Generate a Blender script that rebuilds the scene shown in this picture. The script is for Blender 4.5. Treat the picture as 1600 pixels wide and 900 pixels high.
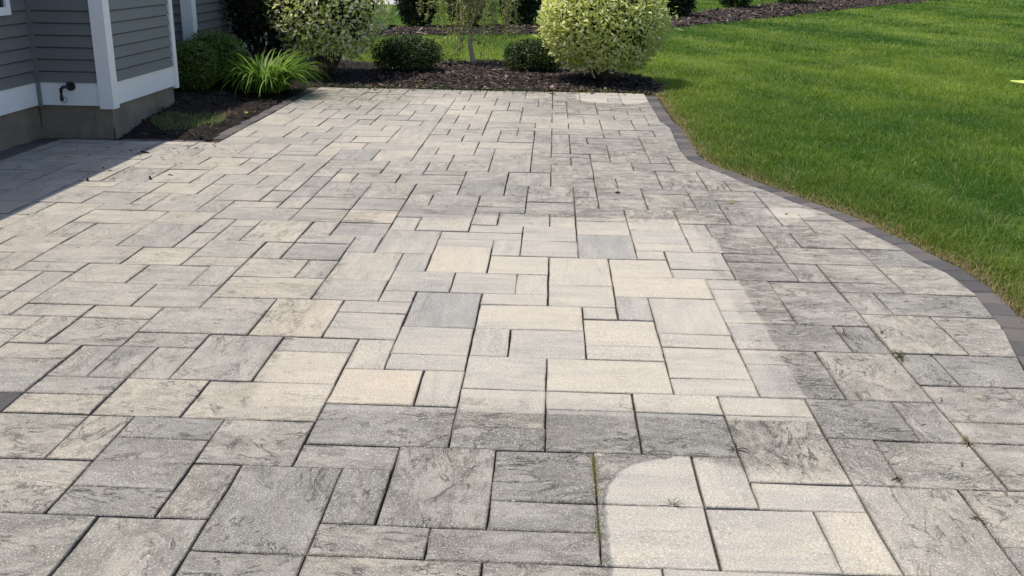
import bpy, math, random
import numpy as np
from mathutils import Vector, Matrix
random.seed(7); RNG = np.random.default_rng(11)
for o in list(bpy.data.objects): bpy.data.objects.remove(o, do_unlink=True)
S = bpy.context.scene
COL = S.collection

# ------------------------------------------------------------------ camera
CAM=(-0.00824,-0.20752,1.58616); FPX=1541.740
RM=[[0.9990145, 0.0269294, -0.0352814], [0.0419818, -0.3153403, 0.9480496], [0.0144047, -0.9485965, -0.31616]]

cd = bpy.data.cameras.new('Camera'); cam = bpy.data.objects.new('Camera', cd); COL.objects.link(cam)
cd.sensor_width = 36.0; cd.lens = FPX / 1600 * 36; cd.clip_start = 0.05; cd.clip_end = 2000
_r = [Vector((RM[0][i], RM[1][i], RM[2][i])) for i in range(3)]
_m = Matrix((( _r[0].x, -_r[1].x, -_r[2].x, CAM[0]), (_r[0].y, -_r[1].y, -_r[2].y, CAM[1]), (_r[0].z, -_r[1].z, -_r[2].z, CAM[2]), (0, 0, 0, 1)))
cam.matrix_world = _m
S.camera = cam
S.render.resolution_x = 1024; S.render.resolution_y = 576

# ------------------------------------------------------------------ light
SUN_EL = math.radians(68); SDX, SDY = 0.995, -0.10       # direction in which shadows fall
to_sun = Vector((-SDX * math.cos(SUN_EL), -SDY * math.cos(SUN_EL), math.sin(SUN_EL))).normalized()
w = bpy.data.worlds.new('World'); S.world = w; w.use_nodes = True
nt = w.node_tree; nt.nodes.clear()
sky = nt.nodes.new('ShaderNodeTexSky'); sky.sky_type = 'NISHITA'; sky.sun_disc = False
sky.sun_elevation = SUN_EL; sky.sun_rotation = math.atan2(to_sun.x, to_sun.y)
sky.air_density = 1.0; sky.dust_density = 1.6; sky.ozone_density = 1.0
bg = nt.nodes.new('ShaderNodeBackground'); bg.inputs['Strength'].default_value = 0.145
wo = nt.nodes.new('ShaderNodeOutputWorld')
nt.links.new(sky.outputs[0], bg.inputs[0]); nt.links.new(bg.outputs[0], wo.inputs[0])
sl = bpy.data.lights.new('Sun', 'SUN'); sl.energy = 4.15; sl.angle = math.radians(0.53); sl.color = (1.0, 0.925, 0.81)
so = bpy.data.objects.new('Sun', sl); COL.objects.link(so); so.rotation_euler = (-to_sun).to_track_quat('-Z', 'Y').to_euler()
so.location = (0, 0, 20)
vs = S.view_settings; vs.view_transform = 'Standard'; vs.look = 'None'; vs.gamma = 1.0; vs.use_curve_mapping = False
vs.exposure = 0.13

TILES=[[-10,11,2,1],[-8,11,2,3],[-6,11,2,2],[-4,11,3,2],[-1,11,3,2],[2,11,3,2],[5,11,3,2],[8,11,2,1],[10,11,2,1],[12,11,2,1],[-11,12,3,2],[8,12,3,2],[11,12,3,2],[-6,13,2,3],[-4,13,2,1],[-2,13,3,1],[1,13,2,2],[3,13,2,2],[5,13,1,2],[6,13,2,3],[-12,14,3,2],[-9,14,2,1],[-7,14,1,2],[-4,14,1,2],[-3,14,2,3],[-1,14,2,1],[8,14,3,2],[11,14,3,2],[-9,15,2,2],[-1,15,2,2],[1,15,2,2],[3,15,1,2],[4,15,2,1],[-13,16,3,2],[-10,16,1,2],[-7,16,2,2],[-5,16,2,1],[4,16,2,3],[6,16,1,2],[7,16,2,2],[9,16,3,2],[12,16,3,2],[-9,17,2,1],[-5,17,3,2],[-2,17,2,1],[0,17,2,2],[2,17,2,2],[-12,18,2,1],[-10,18,2,2],[-8,18,3,2],[-2,18,2,2],[6,18,2,2],[8,18,1,2],[9,18,2,1],[11,18,3,2],[-15,19,3,2],[-12,19,2,1],[-5,19,2,2],[-3,19,1,2],[0,19,2,1],[2,19,2,1],[4,19,2,1],[9,19,2,2],[-12,20,1,2],[-11,20,1,2],[-10,20,1,2],[-9,20,2,3],[-7,20,2,2],[-2,20,2,2],[0,20,3,2],[3,20,2,1],[5,20,2,2],[7,20,2,3],[11,20,2,1],[-16,21,2,2],[-14,21,2,1],[-5,21,1,2],[-4,21,2,1],[3,21,2,2],[9,21,1,2],[10,21,3,2],[-14,22,1,2],[-13,22,2,2],[-11,22,2,1],[-7,22,2,1],[-4,22,2,2],[-2,22,1,2],[-1,22,2,2],[1,22,2,1],[5,22,2,1],[-17,23,1,2],[-16,23,2,1],[-11,23,3,2],[-8,23,2,3],[-6,23,2,2],[1,23,2,2],[3,23,2,1],[5,23,3,2],[8,23,1,2],[9,23,2,3],[11,23,3,2],[-16,24,1,2],[-15,24,2,1],[-13,24,2,1],[-4,24,2,3],[-2,24,3,2],[3,24,2,3],[-18,25,2,1],[-15,25,3,2],[-12,25,2,2],[-10,25,2,1],[-6,25,2,1],[1,25,1,1],[2,25,1,2],[5,25,2,1],[7,25,2,2],[11,25,3,1],[-19,26,3,2],[-16,26,1,2],[-10,26,3,2],[-7,26,2,2],[-5,26,1,1],[-2,26,2,1],[0,26,2,2],[5,26,2,2],[9,26,1,2],[10,26,4,2],[-15,27,2,2],[-13,27,2,2],[-11,27,1,2],[-5,27,2,2],[-3,27,2,2],[-1,27,1,2],[2,27,3,2],[7,27,2,2],[-20,28,2,2],[-18,28,1,2],[-17,28,2,1],[-10,28,2,2],[-8,28,1,2],[-7,28,2,3],[0,28,2,3],[5,28,2,1],[9,28,2,1],[11,28,3,2],[-17,29,3,2],[-14,29,2,2],[-12,29,2,1],[-5,29,1,2],[-4,29,2,3],[-2,29,2,2],[2,29,2,2],[4,29,2,1],[6,29,2,2],[8,29,1,2],[9,29,2,2],[-21,30,2,2],[-19,30,2,2],[-12,30,2,2],[-10,30,1,2],[-9,30,2,2],[4,30,2,2],[11,30,3,1],[-17,31,2,3],[-15,31,2,3],[-13,31,1,2],[-7,31,1,2],[-6,31,2,3],[-2,31,1,2],[-1,31,2,2],[1,31,2,3],[3,31,1,1],[6,31,2,1],[8,31,3,2],[11,31,3,2],[-22,32,2,1],[-20,32,2,3],[-18,32,1,2],[-12,32,1,2],[-11,32,2,3],[-9,32,2,1],[-4,32,2,1],[3,32,2,1],[5,32,3,2],[-23,33,3,2],[-13,33,1,2],[-9,33,1,2],[-8,33,2,2],[-4,33,3,1],[-1,33,2,2],[3,33,2,2],[8,33,1,2],[9,33,2,2],[11,33,3,2],[-18,34,3,2],[-15,34,2,2],[-12,34,1,1],[-6,34,1,2],[-5,34,2,2],[-3,34,2,1],[1,34,2,2],[5,34,1,2],[6,34,2,2],[-24,35,3,2],[-21,35,1,2],[-20,35,2,2],[-13,35,3,2],[-10,35,2,2],[-8,35,2,2],[-3,35,1,2],[-2,35,2,2],[0,35,1,2],[3,35,2,3],[8,35,2,1],[10,35,3,2],[-18,36,2,1],[-16,36,2,3],[-14,36,1,2],[-6,36,3,2],[1,36,2,2],[5,36,2,2],[7,36,2,3],[9,36,1,2],[-25,37,2,2],[-23,37,2,3],[-21,37,2,3],[-19,37,2,2],[-17,37,1,2],[-13,37,2,1],[-11,37,1,2],[-10,37,2,2],[-8,37,2,2],[-3,37,2,1],[-1,37,2,2],[10,37,2,1],[12,37,1,2],[-14,38,2,3],[-12,38,1,2],[-6,38,1,2],[-5,38,2,2],[-3,38,2,2],[1,38,1,2],[2,38,2,2],[4,38,2,3],[6,38,1,2],[9,38,3,2],[-26,39,3,2],[-19,39,2,2],[-17,39,2,2],[-15,39,1,2],[-11,39,1,2],[-10,39,2,3],[-8,39,2,3],[-1,39,2,3],[7,39,2,1],[-27,40,1,2],[-23,40,2,3],[-21,40,2,1],[-12,40,1,2],[-6,40,2,2],[-4,40,2,3],[-2,40,1,2],[1,40,1,2],[2,40,2,2],[6,40,3,2],[9,40,3,2],[-26,41,2,2],[-24,41,1,2],[-21,41,1,2],[-20,41,2,3],[-18,41,2,3],[-16,41,1,2],[-15,41,2,2],[-13,41,1,2],[-11,41,1,2],[4,41,2,1],[-28,42,2,1],[-12,42,1,2],[-10,42,1,2],[-9,42,2,2],[-7,42,3,2],[-2,42,2,3],[0,42,2,2],[2,42,1,2],[3,42,2,2],[5,42,2,3],[7,42,1,2],[8,42,3,2],[-28,43,3,2],[-25,43,2,2],[-23,43,1,2],[-22,43,2,3],[-16,43,2,2],[-14,43,2,1],[-11,43,1,2],[-4,43,2,2],[-20,44,2,1],[-18,44,2,1],[-14,44,2,2],[-12,44,1,2],[-10,44,2,1],[-8,44,2,3],[-6,44,2,1],[0,44,2,3],[2,44,3,2],[7,44,3,2],[-28,45,3,2],[-25,45,3,2],[-20,45,3,2],[-17,45,2,2],[-15,45,1,2],[-11,45,3,2],[-6,45,1,2],[-5,45,2,2],[-3,45,2,3],[-1,45,1,2],[5,45,2,1],[-22,46,2,1],[-14,46,3,2],[2,46,2,2],[4,46,2,2],[6,46,3,2],[-28,47,2,1],[-26,47,3,2],[-23,47,2,3],[-21,47,2,3],[-19,47,1,2],[-18,47,2,2],[-16,47,2,1],[-11,47,2,3],[-9,47,2,3],[-7,47,2,2],[-5,47,2,2],[-1,47,2,2],[1,47,1,2],[-28,48,2,1],[-16,48,2,3],[-14,48,2,1],[-12,48,1,2],[-3,48,2,3],[2,48,1,2],[3,48,2,3],[5,48,1,2],[6,48,2,1],[-28,49,2,3],[-26,49,2,1],[-24,49,1,2],[-19,49,3,2],[-14,49,2,2],[-7,49,1,2],[-6,49,2,2],[-4,49,1,2],[-1,49,1,2],[0,49,2,1],[6,49,2,1],[-26,50,2,2],[-23,50,2,1],[-21,50,2,1],[-12,50,2,2],[-10,50,3,2],[0,50,1,2],[1,50,2,1],[5,50,3,2],[-18,51,2,2],[-16,51,3,2],[-13,51,1,2],[-7,51,3,2],[-4,51,3,2],[-1,51,1,2],[1,51,2,2],[3,51,2,2],[-12,52,1,2],[-11,52,2,2],[-9,52,2,3],[0,52,1,2],[5,52,3,2],[-18,53,1,2],[-17,53,2,2],[-15,53,1,2],[-14,53,2,2],[-7,53,2,2],[-5,53,2,2],[-3,53,2,2],[-1,53,1,2],[1,53,1,2],[2,53,3,2],[-12,54,3,2],[0,54,1,2],[5,54,3,2],[-18,55,3,2],[-15,55,2,2],[-13,55,1,2],[-9,55,2,3],[-7,55,1,2],[-6,55,2,2],[-4,55,1,2],[-3,55,1,2],[-2,55,1,2],[-1,55,1,2],[1,55,2,1],[3,55,2,1],[-12,56,2,2],[-10,56,1,2],[0,56,3,2],[3,56,1,2],[4,56,2,2],[6,56,3,2],[-18,57,2,1],[-16,57,2,3],[-14,57,2,3],[-7,57,2,2],[-5,57,1,2],[-4,57,2,1],[-2,57,2,1],[-18,58,2,3],[-12,58,1,2],[-11,58,3,2],[-8,58,1,2],[-4,58,3,2],[-1,58,2,2],[1,58,2,2],[3,58,2,3],[5,58,3,2],[-7,59,1,2],[-6,59,2,3],[-16,60,2,2],[-14,60,1,2],[-13,60,2,1],[-11,60,2,2],[-9,60,2,3],[-4,60,2,3],[-2,60,2,3],[0,60,2,2],[2,60,1,2],[5,60,1,2],[6,60,2,1],[-18,61,2,1],[-13,61,2,1],[-7,61,1,2],[3,61,2,1],[6,61,3,2],[-18,62,1,2],[-17,62,2,2],[-15,62,1,2],[-14,62,2,2],[-12,62,2,3],[-10,62,1,2],[-6,62,2,1],[0,62,1,2],[1,62,3,2],[4,62,2,2],[-9,63,2,1],[-7,63,2,2],[-5,63,1,2],[-4,63,2,2],[-2,63,2,1],[6,63,2,1],[-18,64,2,3],[-16,64,1,2],[-15,64,2,1],[-13,64,1,2],[-10,64,2,3],[-8,64,1,2],[-2,64,3,2],[1,64,2,3],[3,64,2,2],[5,64,3,2],[-15,65,2,1],[-12,65,2,3],[-7,65,1,2],[-6,65,1,2],[-5,65,2,2],[-3,65,1,2],[-16,66,2,2],[-14,66,2,3],[-8,66,1,1],[-2,66,2,1],[0,66,1,2],[3,66,1,2],[4,66,2,1],[6,66,3,2],[-18,67,2,1],[-10,67,1,2],[-9,67,2,3],[-7,67,3,2],[-4,67,1,2],[-3,67,2,2],[-1,67,1,2],[1,67,2,2],[4,67,2,1],[-18,68,3,2],[-15,68,1,2],[-12,68,2,1],[0,68,1,2],[3,68,2,2],[5,68,3,2],[-14,69,1,2],[-13,69,2,3],[-11,69,2,2],[-7,69,1,2],[-6,69,2,2],[-4,69,3,2],[-1,69,1,2],[1,69,2,1],[-18,70,1,2],[-17,70,3,2],[-9,70,2,1],[0,70,2,3],[2,70,2,2],[4,70,1,2],[5,70,3,2],[-14,71,1,2],[-11,71,3,2],[-8,71,2,2],[-6,71,1,2],[-5,71,3,2],[-2,71,2,3],[-18,72,2,2],[-16,72,2,3],[-13,72,2,3],[2,72,3,2],[5,72,3,2],[-14,73,1,2],[-11,73,2,2],[-9,73,2,2],[-7,73,2,3],[-5,73,2,3],[-3,73,1,2],[0,73,2,3],[-18,74,2,1],[-2,74,2,1],[2,74,3,2],[5,74,3,2],[-18,75,3,2],[-15,75,3,2],[-12,75,3,2],[-9,75,2,1],[-3,75,3,2]]
TONE=[[-1.16,5.95,0.05,0.6],[-1.14,5.63,0.75,0.0],[-1.28,5.15,0.7,0.0],[-1.23,4.81,0.5,0.0],[-1.45,4.79,0.2,0.2],[-1.28,4.5,0.15,0.4],[-1.05,4.88,0.25,0.1],[-0.98,4.47,0.45,0.0],[-0.83,5.3,0.45,0.0],[-1.02,5.31,0.5,0.0],[-0.73,4.95,0.6,0.0],[-0.67,4.63,0.5,0.0],[-0.73,4.38,0.45,0.0],[-0.45,5.05,0.1,0.5],[-0.52,5.45,0.4,0.0],[-0.17,4.96,0.2,0.3],[-0.32,4.63,0.5,0.0],[-0.5,4.2,0.88,0.0],[-1.16,4.05,0.05,0.7],[-0.79,3.98,0.35,0.0],[-0.82,4.23,0.3,0.0],[-0.49,3.78,0.4,0.0],[-0.96,3.56,0.08,0.4],[-1.04,3.73,0.45,0.0],[-0.73,3.62,0.3,0.1],[-0.25,3.78,0.45,0.0],[-0.09,3.79,0.4,0.0],[-0.16,4.18,0.2,0.4],[0.08,5.84,0.2,0.1],[0.33,5.82,0.2,0.1],[0.35,5.37,0.75,0.0],[0.66,5.99,0.15,0.1],[0.67,5.64,0.4,0.0],[0.67,5.37,0.15,0.1],[0.17,4.86,0.2,0.2],[0.5,4.96,0.15,0.3],[0.85,5.13,0.35,0.0],[0.59,4.6,0.08,0.4],[0.42,4.27,0.65,0.0],[0.66,4.2,0.3,0.1],[0.33,3.95,0.12,0.3],[0.17,4.46,0.3,0.1],[-0.08,4.62,0.3,0.1],[0.02,3.78,0.45,0.0],[0.34,3.7,0.2,0.1],[0.67,3.86,0.25,0.1],[0.24,3.46,0.1,0.2],[0.64,3.63,0.2,0.1],[0.64,3.29,0.5,0.0],[0.16,3.2,0.25,0.1],[0.4,3.22,0.15,0.1],[-0.67,3.31,0.05,0.9],[-0.44,3.29,0.35,0.1],[-0.94,3.19,0.1,0.3],[-0.18,3.45,0.35,0.1],[-0.16,3.15,0.3,0.1],[-1.03,3.48,0.1,0.35],[-1.76,2.98,0.2,0.35],[-1.5,3.14,0.15,0.3],[-1.13,3.21,0.1,0.3],[-2.13,3.4,0.7,0.0],[-1.92,3.53,0.65,0.0],[-1.67,3.49,0.7,0.0],[-1.81,3.25,0.6,0.0],[-1.35,3.66,0.35,0.0],[-1.33,3.4,0.55,0.0],[-1.67,3.76,0.5,0.0],[-2.02,3.88,0.45,0.0],[-1.57,3.99,0.5,0.0],[-2.27,4.02,0.4,0.0],[-1.32,2.88,0.8,0.0],[-1.31,2.64,0.75,0.0],[-1.3,2.39,0.7,0.0],[-1.0,2.81,0.4,0.0],[-1.07,2.45,0.45,0.1],[-0.86,2.37,0.8,0.0],[-1.53,2.81,0.3,0.2],[-1.77,2.85,0.3,0.2],[-1.59,2.48,0.4,0.1],[-1.09,2.16,0.5,0.0],[-1.44,2.15,0.55,0.0],[-0.6,2.48,0.75,0.0],[-0.69,2.73,0.65,0.0],[-0.52,2.17,0.45,0.0],[-0.81,2.09,0.65,0.0],[-0.36,2.53,0.5,0.1],[-0.02,2.63,0.75,0.0],[-0.02,2.4,0.75,0.0],[-0.08,2.2,0.6,0.0],[-0.55,2.95,0.65,0.0],[-0.16,2.87,0.65,0.0],[0.14,2.91,0.7,0.0],[0.44,2.93,0.8,0.0],[0.33,2.63,0.4,0.0],[0.34,2.31,0.3,0.1],[0.59,2.64,0.3,0.1],[0.67,2.32,0.4,0.1],[0.9,2.33,0.15,0.2],[0.79,2.53,0.35,0.1],[0.81,2.78,0.25,0.2],[1.12,3.12,0.75,0.0],[1.38,3.11,0.5,0.0],[1.34,3.48,0.25,0.2],[1.6,3.29,0.4,0.1],[1.34,2.82,0.35,0.1],[1.03,2.8,0.4,0.1],[1.17,2.36,0.35,0.1],[1.57,3.59,0.7,0.0],[1.79,3.61,0.75,0.0],[1.07,3.46,0.6,0.0],[-2.28,5.39,0.65,0.0],[-0.5,7.02,0.85,0.0],[-0.46,6.65,0.8,0.0],[-1.79,6.51,0.75,0.0],[-1.39,6.61,0.65,0.0],[-1.37,6.32,0.6,0.0],[-1.03,6.39,0.65,0.0],[-0.68,6.2,0.7,0.0],[-0.72,6.11,0.7,0.0]]
DC=[[0.26,10.88,0.75],[0.69,10.89,0.95],[1.27,10.97,1.0],[1.06,10.7,0.8],[-3.39,6.4,0.297],[-2.41,4.36,0.34],[-2.09,3.47,0.51],[-1.71,2.71,0.6],[-1.42,2.15,0.7],[-1.19,2.74,0.7],[-0.99,2.18,0.75],[-0.59,2.53,0.8],[-0.29,2.4,0.8],[-0.02,2.57,0.85],[-0.2,2.86,0.9],[0.33,2.9,1.0],[0.73,2.93,1.0],[0.86,2.89,1.0],[1.15,3.16,0.9],[0.98,3.44,0.9],[0.96,4.65,0.85],[0.96,3.85,0.95],[1.33,4.2,0.7],[1.39,3.47,0.6],[1.54,3.19,0.55],[1.92,3.78,0.7],[1.35,2.7,0.65],[1.3,2.33,0.75],[1.86,4.43,0.65],[1.8,5.3,0.75],[1.69,6.35,0.7],[1.25,6.31,0.85],[0.9,7.07,0.85],[0.41,6.8,0.75],[-0.05,6.75,0.6],[-0.46,6.71,0.55],[-1.19,6.63,0.5],[-1.86,6.56,0.34],[-2.52,6.49,0.297],[-1.53,8.69,0.21],[-0.63,8.47,0.21],[-0.06,8.23,0.65],[0.49,8.3,0.85],[1.03,8.67,0.95],[1.14,9.76,0.7],[0.91,10.14,0.5],[0.25,10.05,0.3],[-1.16,10.77,0.12],[-2.34,9.7,0.255],[-2.35,11.39,0.7],[-2.76,8.88,0.297],[-3.17,7.59,0.34],[-1.98,4.96,0.383],[-1.56,4.76,0.34],[-0.93,3.3,0.3],[-1.25,3.27,0.383]]
INN=[(1.15, 12.274), (1.13, 10.169), (1.185, 9.763), (1.142, 8.591), (1.154, 8.06), (1.241, 7.799), (1.369, 7.535), (1.462, 7.215), (1.591, 6.945), (1.701, 6.614), (1.843, 6.333), (1.992, 5.807), (2.07, 5.471), (2.104, 5.226), (2.169, 5.015), (2.173, 4.647), (2.129, 4.337), (2.113, 4.213), (2.023, 3.842), (1.973, 3.642)]
OUT=[(1.287, 12.295), (1.281, 11.383), (1.29, 10.233), (1.269, 9.103), (1.27, 8.362), (1.3, 7.994), (1.333, 7.758), (1.461, 7.545), (1.61, 7.231), (1.757, 6.858), (1.9, 6.558), (2.024, 6.195), (2.108, 5.803), (2.198, 5.496), (2.282, 5.096), (2.279, 4.78), (2.264, 4.44), (2.225, 4.214)]

U = 0.165
# ------------------------------------------------------------------ helpers
def tag(o, label=None, cat=None, group=None, kind=None):
    if label: o['label'] = label
    if cat: o['category'] = cat
    if group: o['group'] = group
    if kind: o['kind'] = kind
    return o
def link(name, me, parent=None, mat=None):
    o = bpy.data.objects.new(name, me); COL.objects.link(o)
    if mat is not None: me.materials.append(mat)
    if parent is not None: o.parent = parent
    return o
def empty(name, loc):
    o = bpy.data.objects.new(name, None); COL.objects.link(o); o.location = loc; o.empty_display_size = .1
    return o
def mesh(name, V, F, smooth=False):
    me = bpy.data.meshes.new(name); me.from_pydata([tuple(v) for v in V], [], F); me.update()
    if smooth: me.polygons.foreach_set('use_smooth', [True] * len(me.polygons))
    return me
def mesh_np(name, V, F, col=None, smooth=False):
    """V (n,3), F (m,k) uniform, col (n,3) point colour"""
    V = np.asarray(V, np.float32); F = np.asarray(F, np.int32)
    me = bpy.data.meshes.new(name)
    me.vertices.add(len(V)); me.vertices.foreach_set('co', V.ravel())
    k = F.shape[1]; me.loops.add(F.size); me.loops.foreach_set('vertex_index', F.ravel())
    me.polygons.add(len(F)); me.polygons.foreach_set('loop_start', np.arange(0, F.size, k, dtype=np.int32))
    me.polygons.foreach_set('loop_total', np.full(len(F), k, np.int32))
    if smooth: me.polygons.foreach_set('use_smooth', np.ones(len(F), bool))
    if col is not None:
        a = me.attributes.new('Col', 'FLOAT_COLOR', 'POINT')
        c = np.ones((len(V), 4), np.float32); c[:, :3] = col; a.data.foreach_set('color', c.ravel())
    me.update(); me.validate()
    return me
class MB:
    """collects boxes, tubes and prisms into one mesh"""
    def __init__(s): s.V = []; s.F = []
    def quad(s, a, b, c, d):
        n = len(s.V); s.V += [a, b, c, d]; s.F.append((n, n+1, n+2, n+3)); return s
    def box(s, x0, x1, y0, y1, z0, z1):
        n = len(s.V)
        s.V += [(x0,y0,z0),(x1,y0,z0),(x1,y1,z0),(x0,y1,z0),(x0,y0,z1),(x1,y0,z1),(x1,y1,z1),(x0,y1,z1)]
        s.F += [(n,n+3,n+2,n+1),(n+4,n+5,n+6,n+7),(n,n+1,n+5,n+4),(n+1,n+2,n+6,n+5),(n+2,n+3,n+7,n+6),(n+3,n,n+4,n+7)]
        return s
    def tube(s, pts, rad, k=8, cap=True):
        pts = [Vector(p) for p in pts]; n0 = len(s.V)
        if not hasattr(rad, '__len__'): rad = [rad] * len(pts)
        up = Vector((0.13, 0.31, 1)).normalized()
        for i, p in enumerate(pts):
            t = (pts[min(i+1, len(pts)-1)] - pts[max(i-1, 0)]).normalized()
            a = t.cross(up)
            if a.length < 1e-3: a = t.cross(Vector((1, 0, 0)))
            a.normalize(); b = t.cross(a)
            for j in range(k):
                th = 2 * math.pi * j / k
                s.V.append(tuple(p + (a * math.cos(th) + b * math.sin(th)) * rad[i]))
        for i in range(len(pts) - 1):
            for j in range(k):
                j2 = (j + 1) % k
                s.F.append((n0+i*k+j, n0+i*k+j2, n0+(i+1)*k+j2, n0+(i+1)*k+j))
        if cap:
            s.F.append(tuple(n0 + j for j in range(k))[::-1]); s.F.append(tuple(n0 + (len(pts)-1)*k + j for j in range(k)))
        return s
    def disc(s, c, axis, r, th, k=20):
        c = Vector(c); ax = Vector(axis).normalized()
        return s.tube([c, c + ax * th], r, k)
    def build(s, name, mat, parent=None, smooth=False, origin=None):
        V = s.V
        if origin is not None: V = [(v[0]-origin[0], v[1]-origin[1], v[2]-origin[2]) for v in V]
        o = link(name, mesh(name, V, s.F, smooth), parent, mat)
        if origin is not None and parent is None: o.location = origin
        return o
# lattice noise in numpy
_LAT = RNG.random((256, 256))
def vnoise(x, y, seed=0):
    x = np.asarray(x, float) + seed * 17.3; y = np.asarray(y, float) + seed * 9.7
    xi = np.floor(x).astype(int); yi = np.floor(y).astype(int); fx = x - xi; fy = y - yi
    fx = fx*fx*(3-2*fx); fy = fy*fy*(3-2*fy)
    g = lambda a, b: _LAT[a % 256, b % 256]
    return (g(xi,yi)*(1-fx)+g(xi+1,yi)*fx)*(1-fy)+(g(xi,yi+1)*(1-fx)+g(xi+1,yi+1)*fx)*fy
def fbm(x, y, seed=0, oc=4):
    v = 0; a = .5; f = 1
    for i in range(oc): v = v + a * vnoise(np.asarray(x)*f, np.asarray(y)*f, seed + i*3); a *= .5; f *= 2.03
    return v / (1 - .5**oc)
def inpoly(X, Y, P):
    X = np.asarray(X); Y = np.asarray(Y); r = np.zeros(X.shape, bool); n = len(P)
    for i in range(n):
        x1, y1 = P[i]; x2, y2 = P[(i+1) % n]
        c = ((y1 > Y) != (y2 > Y))
        with np.errstate(divide='ignore', invalid='ignore'):
            r ^= c & (X < (x2-x1)*(Y-y1)/((y2-y1) if y2 != y1 else 1e-9) + x1)
    return r
def dist_poly(X, Y, L):
    X = np.asarray(X, float); Y = np.asarray(Y, float); d = np.full(X.shape, 1e9)
    for (x1, y1), (x2, y2) in zip(L[:-1], L[1:]):
        dx, dy = x2-x1, y2-y1; t = np.clip(((X-x1)*dx+(Y-y1)*dy)/(dx*dx+dy*dy+1e-12), 0, 1)
        d = np.minimum(d, np.hypot(X-x1-t*dx, Y-y1-t*dy))
    return d

# ------------------------------------------------------------------ materials
class NT:
    def __init__(s, name):
        s.m = bpy.data.materials.new(name); s.m.use_nodes = True; s.t = s.m.node_tree; s.t.nodes.clear()
        s.out = s.t.nodes.new('ShaderNodeOutputMaterial')
    def n(s, ty, **kw):
        x = s.t.nodes.new(ty)
        for k, v in kw.items(): setattr(x, k, v)
        return x
    def set(s, sock, v):
        if hasattr(v, 'is_linked') or isinstance(v, bpy.types.NodeSocket): s.t.links.new(v, sock)
        elif v is not None: sock.default_value = v
    def math(s, op, a, b=None, c=None, clamp=False):
        x = s.n('ShaderNodeMath', operation=op, use_clamp=clamp); s.set(x.inputs[0], a)
        if b is not None: s.set(x.inputs[1], b)
        if c is not None: s.set(x.inputs[2], c)
        return x.outputs[0]
    def vmath(s, op, a, b=None):
        x = s.n('ShaderNodeVectorMath', operation=op); s.set(x.inputs[0], a)
        if b is not None: s.set(x.inputs[1], b)
        return x.outputs['Value'] if op in ('LENGTH', 'DOT_PRODUCT') else x.outputs[0]
    def noise(s, vec, scale, detail=3, rough=.55, dist=0.0):
        x = s.n('ShaderNodeTexNoise'); s.set(x.inputs['Vector'], vec); s.set(x.inputs['Scale'], scale)
        x.inputs['Detail'].default_value = detail; x.inputs['Roughness'].default_value = rough; x.inputs['Distortion'].default_value = dist
        return x.outputs['Fac']
    def mapr(s, v, a, b, c=0.0, d=1.0, smooth=True):
        x = s.n('ShaderNodeMapRange', interpolation_type='SMOOTHSTEP' if smooth else 'LINEAR')
        s.set(x.inputs[0], v); s.set(x.inputs[1], a); s.set(x.inputs[2], b); s.set(x.inputs[3], c); s.set(x.inputs[4], d)
        return x.outputs[0]
    def mix(s, f, a, b, mode='MIX'):
        x = s.n('ShaderNodeMix', data_type='RGBA', blend_type=mode); s.set(x.inputs[0], f)
        for i, v in ((6, a), (7, b)):
            if isinstance(v, tuple): v = (*v, 1) if len(v) == 3 else v
            s.set(x.inputs[i], v)
        return x.outputs[2]
    def ramp(s, f, stops):
        x = s.n('ShaderNodeValToRGB'); s.set(x.inputs[0], f); e = x.color_ramp.elements
        while len(e) < len(stops): e.new(.5)
        for k, (p, c) in zip(e, stops): k.position = p; k.color = (*c, 1) if len(c) == 3 else c
        return x.outputs[0]
    def attr(s, name):
        return s.n('ShaderNodeAttribute', attribute_name=name)
    def bump(s, h, strength, dist):
        x = s.n('ShaderNodeBump'); s.set(x.inputs['Height'], h); s.set(x.inputs['Strength'], strength); x.inputs['Distance'].default_value = dist
        return x.outputs[0]
    def bsdf(s, col, rough=.8, spec=.3, normal=None, metal=0.0, trans=None):
        b = s.n('ShaderNodeBsdfPrincipled')
        s.set(b.inputs['Base Color'], (*col, 1) if isinstance(col, tuple) and len(col) == 3 else col)
        s.set(b.inputs['Roughness'], rough); b.inputs['Specular IOR Level'].default_value = spec; b.inputs['Metallic'].default_value = metal
        if normal is not None: s.set(b.inputs['Normal'], normal)
        sh = b.outputs[0]
        if trans:
            t = s.n('ShaderNodeBsdfTranslucent'); s.set(t.inputs[0], (*col, 1) if isinstance(col, tuple) and len(col) == 3 else col)
            mx = s.n('ShaderNodeMixShader'); mx.inputs[0].default_value = trans
            s.t.links.new(sh, mx.inputs[1]); s.t.links.new(t.outputs[0], mx.inputs[2]); sh = mx.outputs[0]
        s.t.links.new(sh, s.out.inputs[0]); return s.m
def posn(s): return s.n('ShaderNodeNewGeometry').outputs['Position']
def simple(name, col, rough=.7, spec=.3, var=.12, scale=6, bump=0.0, metal=0.0):
    s = NT(name); P = posn(s); f = s.noise(P, scale, 5, .6)
    c = s.mix(f, tuple(v*(1-var*2) for v in col), tuple(min(1, v*(1+var*2)) for v in col))
    nrm = s.bump(s.noise(P, scale*12, 4), bump, .004) if bump else None
    return s.bsdf(c, rough, spec, nrm, metal)

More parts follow.
